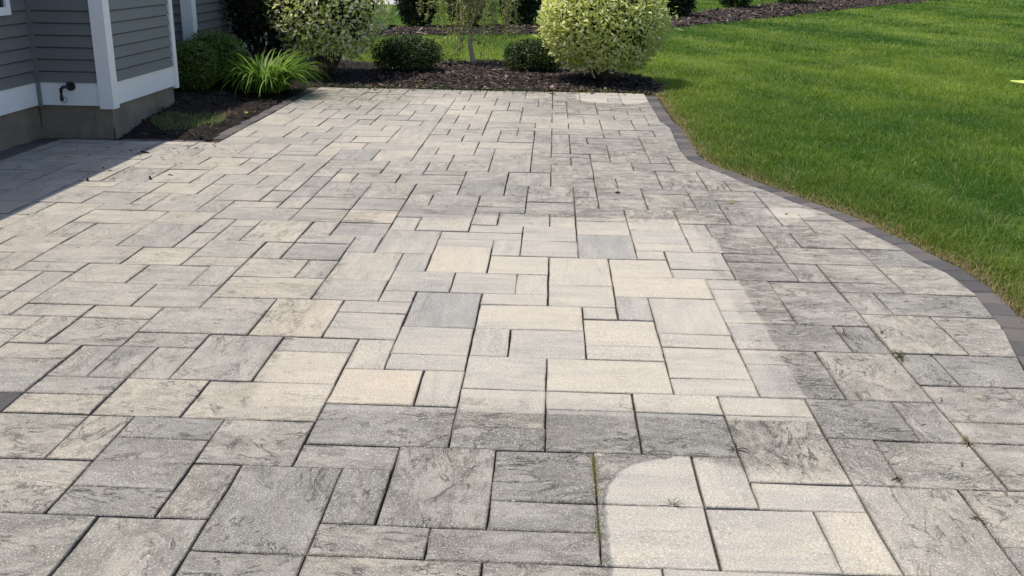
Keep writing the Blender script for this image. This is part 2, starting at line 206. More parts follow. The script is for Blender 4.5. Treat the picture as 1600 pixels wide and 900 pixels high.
def paver_material():
    s = NT('concrete_paver'); P = posn(s)
    off = s.attr('off').outputs['Vector']; loc = s.attr('loc').outputs['Vector']      # loc: paver space, x along the long side
    sep = s.n('ShaderNodeSeparateXYZ'); s.set(sep.inputs[0], s.attr('tw').outputs['Vector'])
    tone, warm, dirt = sep.outputs[0], sep.outputs[1], sep.outputs[2]
    L = s.vmath('ADD', loc, off)
    # colour bands of the pressed mix, running along the long side
    st = s.noise(s.vmath('MULTIPLY', L, (2.2, 13, 1)), 1.0, 4, .6, .6)
    blot = s.noise(L, 7, 4, .6)
    t = s.math('ADD', tone, s.math('MULTIPLY', s.math('SUBTRACT', st, .5), 1.35))
    t = s.math('ADD', t, s.math('MULTIPLY', s.math('SUBTRACT', blot, .5), .55))
    t = s.math('MULTIPLY_ADD', t, .80, .08)
    base = s.ramp(t, [(0.0, (.535, .480, .390)), (.25, (.475, .435, .370)), (.5, (.400, .373, .332)), (.75, (.312, .299, .278)), (1.0, (.245, .240, .232))])
    wcol = s.mix(s.noise(L, 6, 2), (.56, .455, .33), (.60, .52, .395))
    base = s.mix(s.math('MULTIPLY', warm, s.mapr(t, .75, .2, 0, .6)), base, wcol)
    # washed patches: rounded boxes laid over many pavers
    wob = s.math('MULTIPLY', s.math('SUBTRACT', s.noise(P, 9, 3), .5), .05)
    sp = s.n('ShaderNodeSeparateXYZ'); s.set(sp.inputs[0], P); X, Y = sp.outputs[0], sp.outputs[1]
    def rbox(cx, cy, hx, hy, r, w, wobk=1.0, wy=None):
        ax = s.math('SUBTRACT', s.math('ABSOLUTE', s.math('SUBTRACT', X, cx)), hx - r)
        ay = s.math('SUBTRACT', s.math('ABSOLUTE', s.math('SUBTRACT', Y, cy)), hy - r)
        ax = s.math('MAXIMUM', ax, 0.0); ay = s.math('MAXIMUM', ay, 0.0)
        d = s.math('SUBTRACT', s.math('SQRT', s.math('ADD', s.math('MULTIPLY', ax, ax), s.math('MULTIPLY', ay, ay))), r)
        d = s.math('ADD', d, s.math('MULTIPLY', wob, wobk))
        return s.mapr(d, w, -w, 0, 1), d
    mA, dA = rbox(-0.06, 4.56, 1.06, 1.47, .03, .016, .5)
    mB, dB = rbox(0.985, 1.2, 0.80, 1.60, .30, .013, .7)
    mC, dC = rbox(0.72, 12.0, .44, .55, .40, .03, .8)
    mE, dE = rbox(1.60, 6.30, .17, .14, .13, .03, .8)
    mA2, dA2 = rbox(-0.10, 4.62, 1.00, 1.42, .03, .03, 1.2)
    mA = s.math('ADD', s.math('MULTIPLY', mA, .80), s.math('MULTIPLY', mA2, .20))
    # softer left end and far end of the big washed field
    softL = s.mapr(X, -1.15, -.35, .55, 1.0); softT = s.mapr(Y, 6.1, 5.6, .7, 1.0)
    mA = s.math('MULTIPLY', mA, s.math('MULTIPLY', softL, softT))
    mB = s.math('MULTIPLY', mB, s.math('MULTIPLY', s.mapr(s.math('ADD', X, s.math('MULTIPLY', wob, 2.0)), 1.30, 1.02, .0, .62), 1.0 / .62))
    mB = s.math('MULTIPLY', mB, s.mapr(X, 1.04, .96, .62, 1.0))
    mB = s.math('MULTIPLY', mB, s.mapr(s.math('ADD', Y, s.math('MULTIPLY', wob, 3.0)), 2.80, s.mapr(X, .45, .75, 2.79, 2.60), 0, 1))
    clean = s.math('MAXIMUM', s.math('MAXIMUM', mA, mB), s.math('MAXIMUM', mC, mE))
    # dirt thickest along the washed edges, as the spray left it
    rim = s.math('MAXIMUM', s.math('MAXIMUM', s.mapr(dA, .22, .0, 0, .5), s.math('MULTIPLY', s.mapr(dB, .20, .0, 0, .30), s.mapr(X, .9, .6, 0, 1))), s.math('MULTIPLY', s.mapr(dC, .34, .0, 0, 1.0), s.mapr(Y, 12.1, 11.5, 0, 1)))
    D0 = s.math('ADD', dirt, s.math('MULTIPLY', rim, s.mapr(X, -.9, .6, .15, .85)))
    patch = s.noise(P, 2.3, 4, .6)
    D0 = s.math('MULTIPLY', D0, s.mapr(patch, .28, .66, .62, 1.45, False))
    D = s.math('MULTIPLY', D0, s.math('SUBTRACT', 1.0, s.math('MULTIPLY', clean, .94)), clamp=True)
    # riven slate relief: long wandering ridges, with dirt and the shade of its folds painted in
    rot = s.n('ShaderNodeMapping'); s.set(rot.inputs[0], L); rot.inputs['Rotation'].default_value = (0, 0, .18); rot.inputs['Scale'].default_value = (6.5, 12, 1)
    r1 = s.noise(rot.outputs[0], 1.0, 8, .66, .7)
    r2 = s.noise(rot.outputs[0], 3.6, 6, .7, .3)
    vein = s.math('SUBTRACT', 1.0, s.mapr(s.math('ABSOLUTE', s.math('SUBTRACT', r1, .5)), .0, .055, 0, 1))
    low = s.mapr(s.math('ADD', s.math('MULTIPLY', r1, .62), s.math('MULTIPLY', r2, .38)), .56, .40, 0, 1)
    grime_shade = s.math('ADD', s.math('MULTIPLY', low, .58), s.math('MULTIPLY', vein, .24))
    grime_shade = s.math('ADD', grime_shade, .36)
    # layered breaks of the riven face: thin shade lines painted at the steps, only here and there
    fr = s.math('FRACT', s.math('MULTIPLY', s.noise(rot.outputs[0], .62, 7, .60, .9), 6.0))
    step = s.mapr(s.math('MINIMUM', fr, s.math('SUBTRACT', 1.0, fr)), .0, .085, 1, 0)
    step = s.math('MULTIPLY', step, s.mapr(s.noise(L, 5.5, 3, .6), .44, .60, 0, 1))
    grime_shade = s.math('ADD', grime_shade, s.math('MULTIPLY', step, .50))
    g = s.math('MULTIPLY', s.math('MULTIPLY', grime_shade, D), 1.0, clamp=True)
    dirt_shade_c = s.mix(s.noise(P, 5, 3), (.118, .108, .092), (.155, .143, .122))
    col = s.mix(g, base, dirt_shade_c)
    # slab edges darken unevenly: joint dirt plus painted joint shade
    hs = s.n('ShaderNodeSeparateXYZ'); s.set(hs.inputs[0], s.attr('half').outputs['Vector']); ls = s.n('ShaderNodeSeparateXYZ'); s.set(ls.inputs[0], loc)
    ed = s.math('MINIMUM', s.math('SUBTRACT', hs.outputs[0], s.math('ABSOLUTE', ls.outputs[0])), s.math('SUBTRACT', hs.outputs[1], s.math('ABSOLUTE', ls.outputs[1])))
    ed = s.math('ADD', ed, s.math('MULTIPLY', s.math('SUBTRACT', s.noise(P, 30, 4, .7), .5), .018))
    ew = s.mapr(s.noise(P, 3.1, 3), .35, .7, .006, .022)
    col = s.mix(s.math('MULTIPLY', s.mapr(ed, ew, .0, 0, .72), s.mapr(D, .0, .6, .55, 1.0)), col, (.105, .092, .075))
    # faint algae green near the bush at the far left
    sv = s.mapr(s.vmath('LENGTH', s.vmath('MULTIPLY', s.vmath('SUBTRACT', P, (-2.4, 11.7, 0)), (.9, 1.0, 0))), .85, .45, 0, 1)
    col = s.mix(s.math('MULTIPLY', sv, s.math('MULTIPLY', low, .55)), col, (.13, .145, .07))
    # mineral grain, dark and pale; the pale specks are painted glints
    gr = s.noise(P, 190, 3, .75); gr2 = s.noise(P, 120, 3, .7)
    col = s.mix(s.mapr(gr, .555, .66, 0, .80), col, (.80, .78, .73))
    col = s.mix(s.mapr(gr, .45, .33, 0, .50), col, (.15, .145, .135))
    col = s.mix(s.mapr(gr2, .56, .36, 0, .34), col, (.20, .195, .18))
    h = s.math('ADD', s.math('MULTIPLY', s.math('ADD', s.math('SUBTRACT', r1, s.math('MULTIPLY', step, .35)), s.math('MULTIPLY', r2, .5)), s.math('ADD', .10, s.math('MULTIPLY', D, .9))), s.math('MULTIPLY', gr2, .22))
    nrm = s.bump(h, .9, .018)
    return s.bsdf(col, s.mapr(gr, .5, .7, .85, .5), .25, nrm)
M_PAVER = paver_material()
def border_material():
    s = NT('charcoal_border_paver'); P = posn(s)
    rnd = s.n('ShaderNodeObjectInfo').outputs['Random']
    c = s.ramp(s.math('ADD', s.math('MULTIPLY', rnd, .75), s.math('MULTIPLY', s.noise(P, 14, 5), .45)), [(0.1, (.060, .058, .062)), (.5, (.098, .092, .093)), (.9, (.135, .121, .113))])
    g = s.noise(P, 220, 2, .7)
    c = s.mix(s.mapr(g, .58, .75, 0, .45), c, (.34, .32, .30))
    return s.bsdf(c, .85, .25, s.bump(s.math('ADD', g, s.noise(P, 40, 4)), .4, .006))
M_BORDER = border_material()
def joint_material():
    s = NT('joint_sand'); P = posn(s)
    c = s.ramp(s.noise(P, 60, 4, .7), [(.3, (.028, .024, .020)), (.6, (.06, .05, .042)), (.8, (.12, .10, .08))])
    return s.bsdf(c, .95, .1, s.bump(s.noise(P, 200, 2), .6, .004))
M_JOINT = joint_material()
def leafmat(name, trans=.3, rough=.45, spec=.35):
    s = NT(name); a = s.attr('Col').outputs['Color']
    return s.bsdf(a, rough, spec, None, 0.0, trans)
M_LEAF = leafmat('leaf', .36, .45, .35); M_GRASS = leafmat('grass_blade', .48, .5, .25)
M_BARK = simple('bark', (.10, .075, .055), .9, .2, .3, 20, .5)
M_TWIG = simple('pale_twig', (.46, .40, .27), .8, .2, .2, 20, .3)
def mulch_mat():
    s = NT('mulch'); P = posn(s)
    c = s.ramp(s.noise(P, 38, 5, .7, .5), [(.3, (.008, .007, .0065)), (.5, (.020, .017, .015)), (.68, (.052, .041, .035))])
    return s.bsdf(c, .95, .15, s.bump(s.noise(P, 60, 5, .7), 1.0, .02))
M_MULCH = mulch_mat()
M_CHIP = leafmat('bark_chip', 0.0, .9, .15)
def lawn_mat():
    s = NT('lawn_soil'); P = posn(s)
    c = s.ramp(s.noise(P, 3.0, 6, .7), [(.3, (.045, .075, .014)), (.55, (.075, .12, .022)), (.75, (.11, .14, .04))])
    return s.bsdf(c, .95, .1, s.bump(s.noise(P, 90, 3), .8, .02))
M_LAWN = lawn_mat()
M_SIDING = simple('grey_vinyl_siding', (.185, .19, .19), .5, .4, .06, 2.5, .08)
M_WHITE = simple('white_trim', (.87, .875, .87), .45, .4, .03, 2, .05)
M_FOUND = simple('foundation_concrete', (.235, .20, .155), .9, .2, .25, 3.5, .5)
M_DARKM = simple('dark_bronze', (.018, .017, .017), .45, .5, .2, 30)
M_SOFFIT = simple('soffit', (.6, .61, .61), .6, .3, .03, 2)
M_ROOF = simple('roof_shingle', (.07, .07, .072), .9, .2, .2, 12, .5)
M_DRIVE = simple('driveway_concrete', (.42, .42, .41), .85, .2, .08, 1.5, .2)

# ------------------------------------------------------------------ ground: lawn sheet to the horizon
V = []; F = []
ring = [-900, -300, -100, -45, -20, -8, 0, 8, 20, 45, 100, 300, 900]
for j in ring:
    for i in ring: V.append((i, j + 15, -.022))
n = len(ring)
for j in range(n-1):
    for i in range(n-1): F.append((j*n+i, j*n+i+1, (j+1)*n+i+1, (j+1)*n+i))
tag(link('lawn', mesh('lawn', V, F), None, M_LAWN), 'broad mown lawn', None, None, 'structure')

# ------------------------------------------------------------------ patio
YFAR = 75.3 * U; XLB = -18.06 * U
patio_poly = [(-4.40, -1.2), (3.2, -1.2)] + [(1.75, 1.0), (1.9, 2.4), (2.02, 3.2)] + INN[::-1] + [(1.15, YFAR), (XLB, YFAR), (XLB, 8.42), (-4.40, 8.42)]
bedp = [(-4.8, -1.6), (2.9, -1.6), (2.1, 1.0), (2.15, 2.4), (2.22, 3.2)] + OUT[::-1] + [(1.32, YFAR + .1), (XLB - .15, YFAR + .1), (XLB - .15, 8.6), (-4.8, 8.6)]
patio = link('patio', mesh('patio', [(x, y, -.014) for x, y in bedp] + [(x, y, -.16) for x, y in bedp], [tuple(range(len(bedp)))] + [(i, len(bedp)+i, len(bedp)+(i+1) % len(bedp), (i+1) % len(bedp)) for i in range(len(bedp))]), None, M_JOINT)
tag(patio, 'large patio of cream and grey rectangular concrete pavers', None, None, 'structure')
def clip_half(P, nx, ny, d):
    out = []
    for i in range(len(P)):
        a = P[i]; b = P[(i+1) % len(P)]; da = nx*a[0]+ny*a[1]-d; db = nx*b[0]+ny*b[1]-d
        if da <= 0: out.append(a)
        if (da < 0 < db) or (db < 0 < da):
            t = da/(da-db); out.append((a[0]+(b[0]-a[0])*t, a[1]+(b[1]-a[1])*t))
    return out
def area(P): return .5*sum(P[i][0]*P[(i+1) % len(P)][1]-P[(i+1) % len(P)][0]*P[i][1] for i in range(len(P)))
DCa = np.array(DC)
def dirt_at(x, y):
    d2 = ((DCa[:, 0]-x)**2 + ((DCa[:, 1]-y)*.8)**2) / (.25 + .06*max(y, 0))**2
    w_ = 1/(d2+.02)**1.5
    return float((w_*DCa[:, 2]).sum()/w_.sum())
def visible_area(x0, x1, y0, y1):
    pts = []
    for x, y in ((x0, y0), (x1, y0), (x1, y1), (x0, y1)):
        v = Vector((x-CAM[0], y-CAM[1], -CAM[2])); q = [v.dot(r) for r in _r]
        if q[2] < .3: return 0
        pts.append((min(max(800+FPX*q[0]/q[2], 0), 1600), min(max(450+FPX*q[1]/q[2], 0), 900)))
    return abs(area(pts))
def prism(P, z, ch=.0035, depth=.05, tilt=(0, 0)):
    """prism of polygon P with a worn, chamfered top edge"""
    n = len(P); cx = sum(p[0] for p in P)/n; cy = sum(p[1] for p in P)/n
    def ins(p, k):
        dx, dy = cx-p[0], cy-p[1]
        return (p[0]+math.copysign(min(k, abs(dx)), dx), p[1]+math.copysign(min(k, abs(dy)), dy))
    zt = lambda p: z + tilt[0]*(p[0]-cx) + tilt[1]*(p[1]-cy)
    V = [(p[0]-cx, p[1]-cy, zt(p)-depth) for p in P] + [(p[0]-cx, p[1]-cy, zt(p)-ch*1.1) for p in P]
    T = [ins(p, ch) for p in P]; V += [(p[0]-cx, p[1]-cy, zt(p)) for p in T]
    F = [tuple(range(2*n, 3*n))]
    for i in range(n):
        j = (i+1) % n
        F.append((i, j, n+j, n+i)); F.append((n+i, n+j, 2*n+j, 2*n+i))
    return V, F, (cx, cy)
def rough_rect(x0, x1, y0, y1, k=3, a=.0022):
    P = []
    for (ax, ay), (bx, by) in (((x0,y0),(x1,y0)), ((x1,y0),(x1,y1)), ((x1,y1),(x0,y1)), ((x0,y1),(x0,y0))):
        P.append((ax+random.uniform(-a, a), ay+random.uniform(-a, a)))
        for i in range(1, k):
            t = (i + random.uniform(-.25, .25))/k
            nx, ny = (0, 1) if ay == by else (1, 0)
            j = random.uniform(-a, a)
            P.append((ax+(bx-ax)*t+nx*j, ay+(by-ay)*t+ny*j))
    return P
recs = []
for (gx, gy, gw, gh) in TILES:
    x0, x1, y0, y1 = gx*U, (gx+gw)*U, gy*U, (gy+gh)*U
    g = random.uniform(.0018, .0040)
    jx, jy = random.gauss(0, .0010), random.gauss(0, .0010)
    if random.random() < .22: jy += random.choice((-1, 1))*.0016
    b = (x0+g+jx, x1-g+jx, y0+g+jy, y1-g+jy)
    P = rough_rect(*b)
    # keep inside the patio outline
    cut = False
    corners = [(b[0], b[2]), (b[1], b[2]), (b[1], b[3]), (b[0], b[3])]
    ins_ = inpoly([c[0] for c in corners], [c[1] for c in corners], patio_poly)
    if not ins_.all() or dist_poly([x0, x1, (x0+x1)/2], [y1, y1, (y0+y1)/2], INN).min() < .06:
        Q = [p for p in patio_poly]
        for nx, ny, d in ((-1, 0, -b[0]), (1, 0, b[1]), (0, -1, -b[2]), (0, 1, b[3])):
            Q = clip_half(Q, nx, ny, d)
            if len(Q) < 3: break
        if len(Q) < 3 or abs(area(Q)) < .0012: continue
        R_ = []
        for q in Q:
            if not R_ or math.hypot(q[0]-R_[-1][0], q[1]-R_[-1][1]) > .004: R_.append(q)
        if len(R_) < 3: continue
        P = R_ if area(R_) > 0 else R_[::-1]; cut = True
    cx, cy = (x0+x1)/2, (y0+y1)/2
    tone = min(max(random.gauss(.36, .17), .02), .95); warm = max(0, random.gauss(.05, .1))
    for tx, ty, tt, tw in TONE:
        if x0 <= tx <= x1 and y0 <= ty <= y1: tone, warm = tt, tw
    recs.append((visible_area(x0, x1, y0, y1), P, cx, cy, gw, gh, tone, warm, cut))
recs.sort(key=lambda r: -r[0])
def paver_attrs(me, W, cx, cy, gw, gh, tone, warm, off):
    n = len(W); loc = np.zeros((n, 3), np.float32); W = np.asarray(W)
    lx, ly = W[:, 0]-cx, W[:, 1]-cy
    if gw >= gh: loc[:, 0], loc[:, 1] = lx, ly
    else: loc[:, 0], loc[:, 1] = ly, lx
    loc[:, 2] = W[:, 2]
    tw = np.zeros((n, 3), np.float32); tw[:, 0] = tone; tw[:, 1] = warm; tw[:, 2] = [dirt_at(a, b) for a, b in W[:, :2]]
    return loc, tw, np.tile(np.asarray(off, np.float32), (n, 1))
def put(me, nm, A):
    a = me.attributes.new(nm, 'FLOAT_VECTOR', 'POINT'); a.data.foreach_set('vector', np.asarray(A, np.float32).ravel())
rest = [[], [], [], [], [], []]
for i, (va, P, cx, cy, gw, gh, tone, warm, cut) in enumerate(recs):
    z = random.gauss(0, .0014); ti = (random.gauss(0, .0055), random.gauss(0, .0055))
    V, F, (ox, oy) = prism(P, z, .0030, .05, ti)
    Wv = [(v[0]+ox, v[1]+oy, v[2]) for v in V]
    off = (random.uniform(0, 40), random.uniform(0, 40), random.uniform(0, 40))
    loc, tw, of = paver_attrs(None, Wv, cx, cy, gw, gh, tone, warm, off)
    if i < 300:
        me = mesh('paver', V, F); put(me, 'loc', loc); put(me, 'tw', tw); put(me, 'off', of); put(me, 'half', np.tile([[max(gw, gh)*U/2, min(gw, gh)*U/2, 0]], (len(V), 1)))
        o = link('paver', me, patio, M_PAVER); o.location = (ox, oy, 0)
    else:
        n0 = len(rest[0]); rest[0] += Wv; rest[1] += [tuple(n0+k for k in f) for f in F]; rest[2] += loc.tolist(); rest[3] += tw.tolist(); rest[4] += of.tolist(); rest[5] += [[max(gw, gh)*U/2, min(gw, gh)*U/2, 0]]*len(Wv)
me = mesh('paver', rest[0], rest[1]); put(me, 'loc', rest[2]); put(me, 'tw', rest[3]); put(me, 'off', rest[4]); put(me, 'half', rest[5])
tag(link('paver', me, patio, M_PAVER), kind='stuff')
# charcoal border course
def resample(L, step):
    P = [Vector(p) for p in L]; out = [P[0]]; acc = 0
    for a, b in zip(P[:-1], P[1:]):
        d = (b-a).length
        while acc + d >= step:
            t = (step-acc)/d; a = a + (b-a)*t; out.append(a.copy()); d = (b-a).length; acc = 0
        acc += d
    return out
def smooth_line(L, k=4):
    P = resample(L, .05)
    for _ in range(k): P = [P[0]] + [(P[i-1]+P[i]*2+P[i+1])/4 for i in range(1, len(P)-1)] + [P[-1]]
    return P
def border_piece(quad, z=-.002, par=None):
    P = [(p[0], p[1]) for p in quad]
    if area(P) < 0: P = P[::-1]
    Q = []
    for i in range(4):                      # one extra jittered point per side
        a = P[i]; b = P[(i+1) % 4]; Q.append((a[0]+random.uniform(-.002, .002), a[1]+random.uniform(-.002, .002)))
        Q.append(((a[0]+b[0])/2+random.uniform(-.002, .002), (a[1]+b[1])/2+random.uniform(-.002, .002)))
    V, F, (ox, oy) = prism(Q, z+random.gauss(0, .0015), .005, .05, (random.gauss(0, .008), random.gauss(0, .008)))
    o = link('border_paver', mesh('border_paver', V, F), par or patio, M_BORDER); o.location = (ox, oy, 0)
def border_run(IN, width, step, side):
    line = resample([tuple(p) for p in IN], step)
    nr = []
    for i in range(len(line)):
        t = (line[min(i+1, len(line)-1)] - line[max(i-1, 0)]).normalized(); nr.append(Vector((t.y, -t.x))*side)
    for i in range(len(line)-1):
        a, b = line[i], line[i+1]; t = (b-a).normalized()*.0035; wd = width*random.uniform(.92, 1.06)
        border_piece([a+t+nr[i]*.006, b-t+nr[i+1]*.006, b-t+nr[i+1]*wd, a+t+nr[i]*wd])
curve = smooth_line([(2.02, 3.2)] + INN[::-1], 6)
curve = [Vector((1.66, 2.3)), Vector((1.86, 2.8))] + curve
border_run(curve, .135, .178, 1)
border_run([(XLB, YFAR), (XLB, 8.56)], .125, .20, 1)
border_run([(XLB - .125, 8.43), (-3.95, 8.43)], .085, .19, 1)
border_run([(-3.95, 8.43), (-4.40, 8.43)], .085, .19, 1)
border_run([(-4.41, 8.42), (-4.41, 1.0)], .20, .25, 1)
border_piece([(-2.35, 18.03*U), (-12.03*U, 18.03*U), (-12.03*U, 19.06*U), (-2.35, 19.06*U)])

# ------------------------------------------------------------------ mulch beds
bedA = [(XLB - .13, 8.53), (XLB - .13, YFAR + .02), (1.18, YFAR + .02), (1.36, 12.55), (1.40, 13.1), (1.30, 13.8), (.9, 14.7), (.1, 15.6), (-.66, 15.85), (-1.75, 15.45), (-3.0, 15.2), (-4.2, 15.6), (-5.6, 17.0), (-7, 17), (-7, 10.2), (-4.6, 10.0), (-3.93, 10.0), (-3.93, 8.53)]
bedB = [(-9.5, 18.2), (-3.55, 20.9), (-1.9, 21.7), (-.36, 22.25), (1.2, 23.4), (2.74, 24.97), (6.35, 30.5), (11.5, 39.0), (17.1, 47.6), (24, 58), (22, 62), (13.5, 49), (8.9, 41.6), (5.6, 35.6), (3.6, 30.6), (1.6, 27.6), (-.27, 25.6), (-2.63, 24.3), (-4.1, 23.6), (-10.5, 21.5)]
def smoothstep(a, b, x):
    t = np.clip((x-a)/(b-a), 0, 1); return t*t*(3-2*t)
def zA(x, y): return .004 + .10*smoothstep(-3.3, -3.95, x)*smoothstep(8.5, 9.6, y) + .05*smoothstep(12.4, 13.6, y) + .035*(fbm(np.asarray(x)*2.2, np.asarray(y)*2.2, 3)-.5)
def zB(x, y): return .03 + .05*(fbm(np.asarray(x)*1.3, np.asarray(y)*1.3, 8)-.4)
def bed(poly, zf, step, name, label):
    xs = np.arange(min(p[0] for p in poly), max(p[0] for p in poly)+step, step); ys = np.arange(min(p[1] for p in poly), max(p[1] for p in poly)+step, step)
    XX, YY = np.meshgrid(xs, ys); ins_ = inpoly(XX, YY, poly); dd = dist_poly(XX, YY, poly + [poly[0]])
    keep = ins_ | (dd < step*.75)
    Z = zf(XX, YY) + .015*vnoise(XX*9, YY*9, 5) - np.where(ins_, .012*np.exp(-dd/.06), .02)
    idx = -np.ones(XX.shape, int); idx[keep] = np.arange(keep.sum())
    V = np.stack([XX[keep], YY[keep], Z[keep]], 1)
    F = []
    for j in range(len(ys)-1):
        for i in range(len(xs)-1):
            q = (idx[j, i], idx[j, i+1], idx[j+1, i+1], idx[j+1, i])
            if min(q) >= 0: F.append(q)
    o = link(name, mesh_np(name, V, F, None, True), None, M_MULCH)
    return tag(o, label, None, None, 'structure')
bed(bedA, zA, .07, 'mulch_bed', 'dark bark mulch bed round the far end of the patio')
bed(bedB, zB, .22, 'mulch_bed', 'long bark mulch bed across the lawn behind')
def chips(poly, zf, n, size, name, label, pal, dens=None):
    P = []
    x0, x1 = min(p[0] for p in poly), max(p[0] for p in poly); y0, y1 = min(p[1] for p in poly), max(p[1] for p in poly)
    X = RNG.uniform(x0, x1, n*6); Y = RNG.uniform(y0, y1, n*6); k = inpoly(X, Y, poly)
    if dens is not None: k &= dens(X, Y)
    X = X[k][:n]; Y = Y[k][:n]; n = len(X); Z = zf(X, Y) + RNG.uniform(.004, .02, n)
    a = RNG.uniform(0, 2*math.pi, n); l = size*RNG.lognormal(0, .45, n); wd = l*RNG.uniform(.18, .5, n); th = RNG.normal(0, .28, n)
    d = np.stack([np.cos(a)*np.cos(th), np.sin(a)*np.cos(th), np.sin(th)], 1); e = np.stack([-np.sin(a), np.cos(a), RNG.normal(0, .35, n)], 1)
    up = np.cross(d, e); C = np.stack([X, Y, Z], 1); t = (size*.12)
    V = np.stack([C-d*l[:,None]/2-e*wd[:,None]/2, C+d*l[:,None]/2-e*wd[:,None]*.35, C+d*l[:,None]/2+e*wd[:,None]*.4, C-d*l[:,None]/2+e*wd[:,None]/2, C+up*t], 1).reshape(-1, 3)
    b = (np.arange(n)*5)[:, None]
    F = np.concatenate([b+np.array([[0,1,4]]), b+np.array([[1,2,4]]), b+np.array([[2,3,4]]), b+np.array([[3,0,4]])])
    pal = np.array(pal); c = pal[RNG.integers(0, len(pal), n)]*RNG.uniform(.6, 1.4, (n, 1))
    o = link(name, mesh_np(name, V, F, np.repeat(c, 5, 0)), None, M_CHIP)
    return tag(o, label, 'mulch', None, 'stuff')
PAL_D = [(.010, .009, .009), (.016, .013, .012), (.026, .020, .018), (.045, .034, .029), (.02, .017, .016), (.085, .068, .058)]
PAL_B = [(.022, .018, .016), (.055, .040, .034), (.10, .072, .062), (.035, .027, .024), (.20, .155, .13), (.075, .052, .045)]
chips(bedA, zA, 15000, .035, 'bark_chips', 'dark shredded bark covering the bed beside the patio', PAL_D)
chips(bedA, lambda x, y: zA(x, y)+.004, 7000, .04, 'bark_chips', 'brown bark chips round the little weeping tree', PAL_B, lambda X, Y: (Y > 12.45) & (X > -2.6))
chips(bedB, lambda x, y: zB(x, y)+.01, 16000, .08, 'bark_chips', 'brown bark chips on the long bed across the lawn', PAL_B, lambda X, Y: Y < 50)

# driveway glimpsed beyond the lawn
drv = link('driveway', mesh('driveway', [(-40, 34.6, -.004), (-5.2, 36.0, -.004), (-4.9, 41.5, -.004), (-40, 41.5, -.004)], [(0, 1, 2, 3)]), None, M_DRIVE)
tag(drv, 'pale grey concrete drive beyond the back lawn', None, None, 'structure')

# ------------------------------------------------------------------ grass blades
lawn_edge = [(1.30, YFAR), (1.36, 12.55), (1.40, 13.1), (1.30, 13.8), (.9, 14.7), (.1, 15.6), (-.66, 15.85), (-1.75, 15.45), (-3.0, 15.2), (-4.2, 15.6), (-5.6, 17.0)]
OUTL = [(1.85, 2.2), (2.0, 2.7), (2.13, 3.3), (2.2, 4.0)] + OUT[::-1] + [(1.3, YFAR)]
patio_out = [(-9, -3), (1.85, -3)] + OUTL + [(-9, YFAR)]
house_poly = [(-20, -3), (-3.9, -3), (-3.9, 12), (-4.2, 15.6), (-5.6, 17), (-20, 17)]
def lawn_mask(X, Y):
    return ~(inpoly(X, Y, patio_out) | inpoly(X, Y, bedA) | inpoly(X, Y, bedB) | inpoly(X, Y, house_poly) | ((Y > 34.5) & (Y < 41.6) & (X < -4.9)))
def frustum(X, Y, m=60):
    vx = X-CAM[0]; vy = Y-CAM[1]; vz = -CAM[2]
    q = [vx*r.x+vy*r.y+vz*r.z for r in _r]; u_ = 800+FPX*q[0]/q[2]; v_ = 450+FPX*q[1]/q[2]
    return (q[2] > .5) & (u_ > -m) & (u_ < 1600+m) & (v_ > -m*1.2) & (v_ < 900+m)
GV = []; GC = []
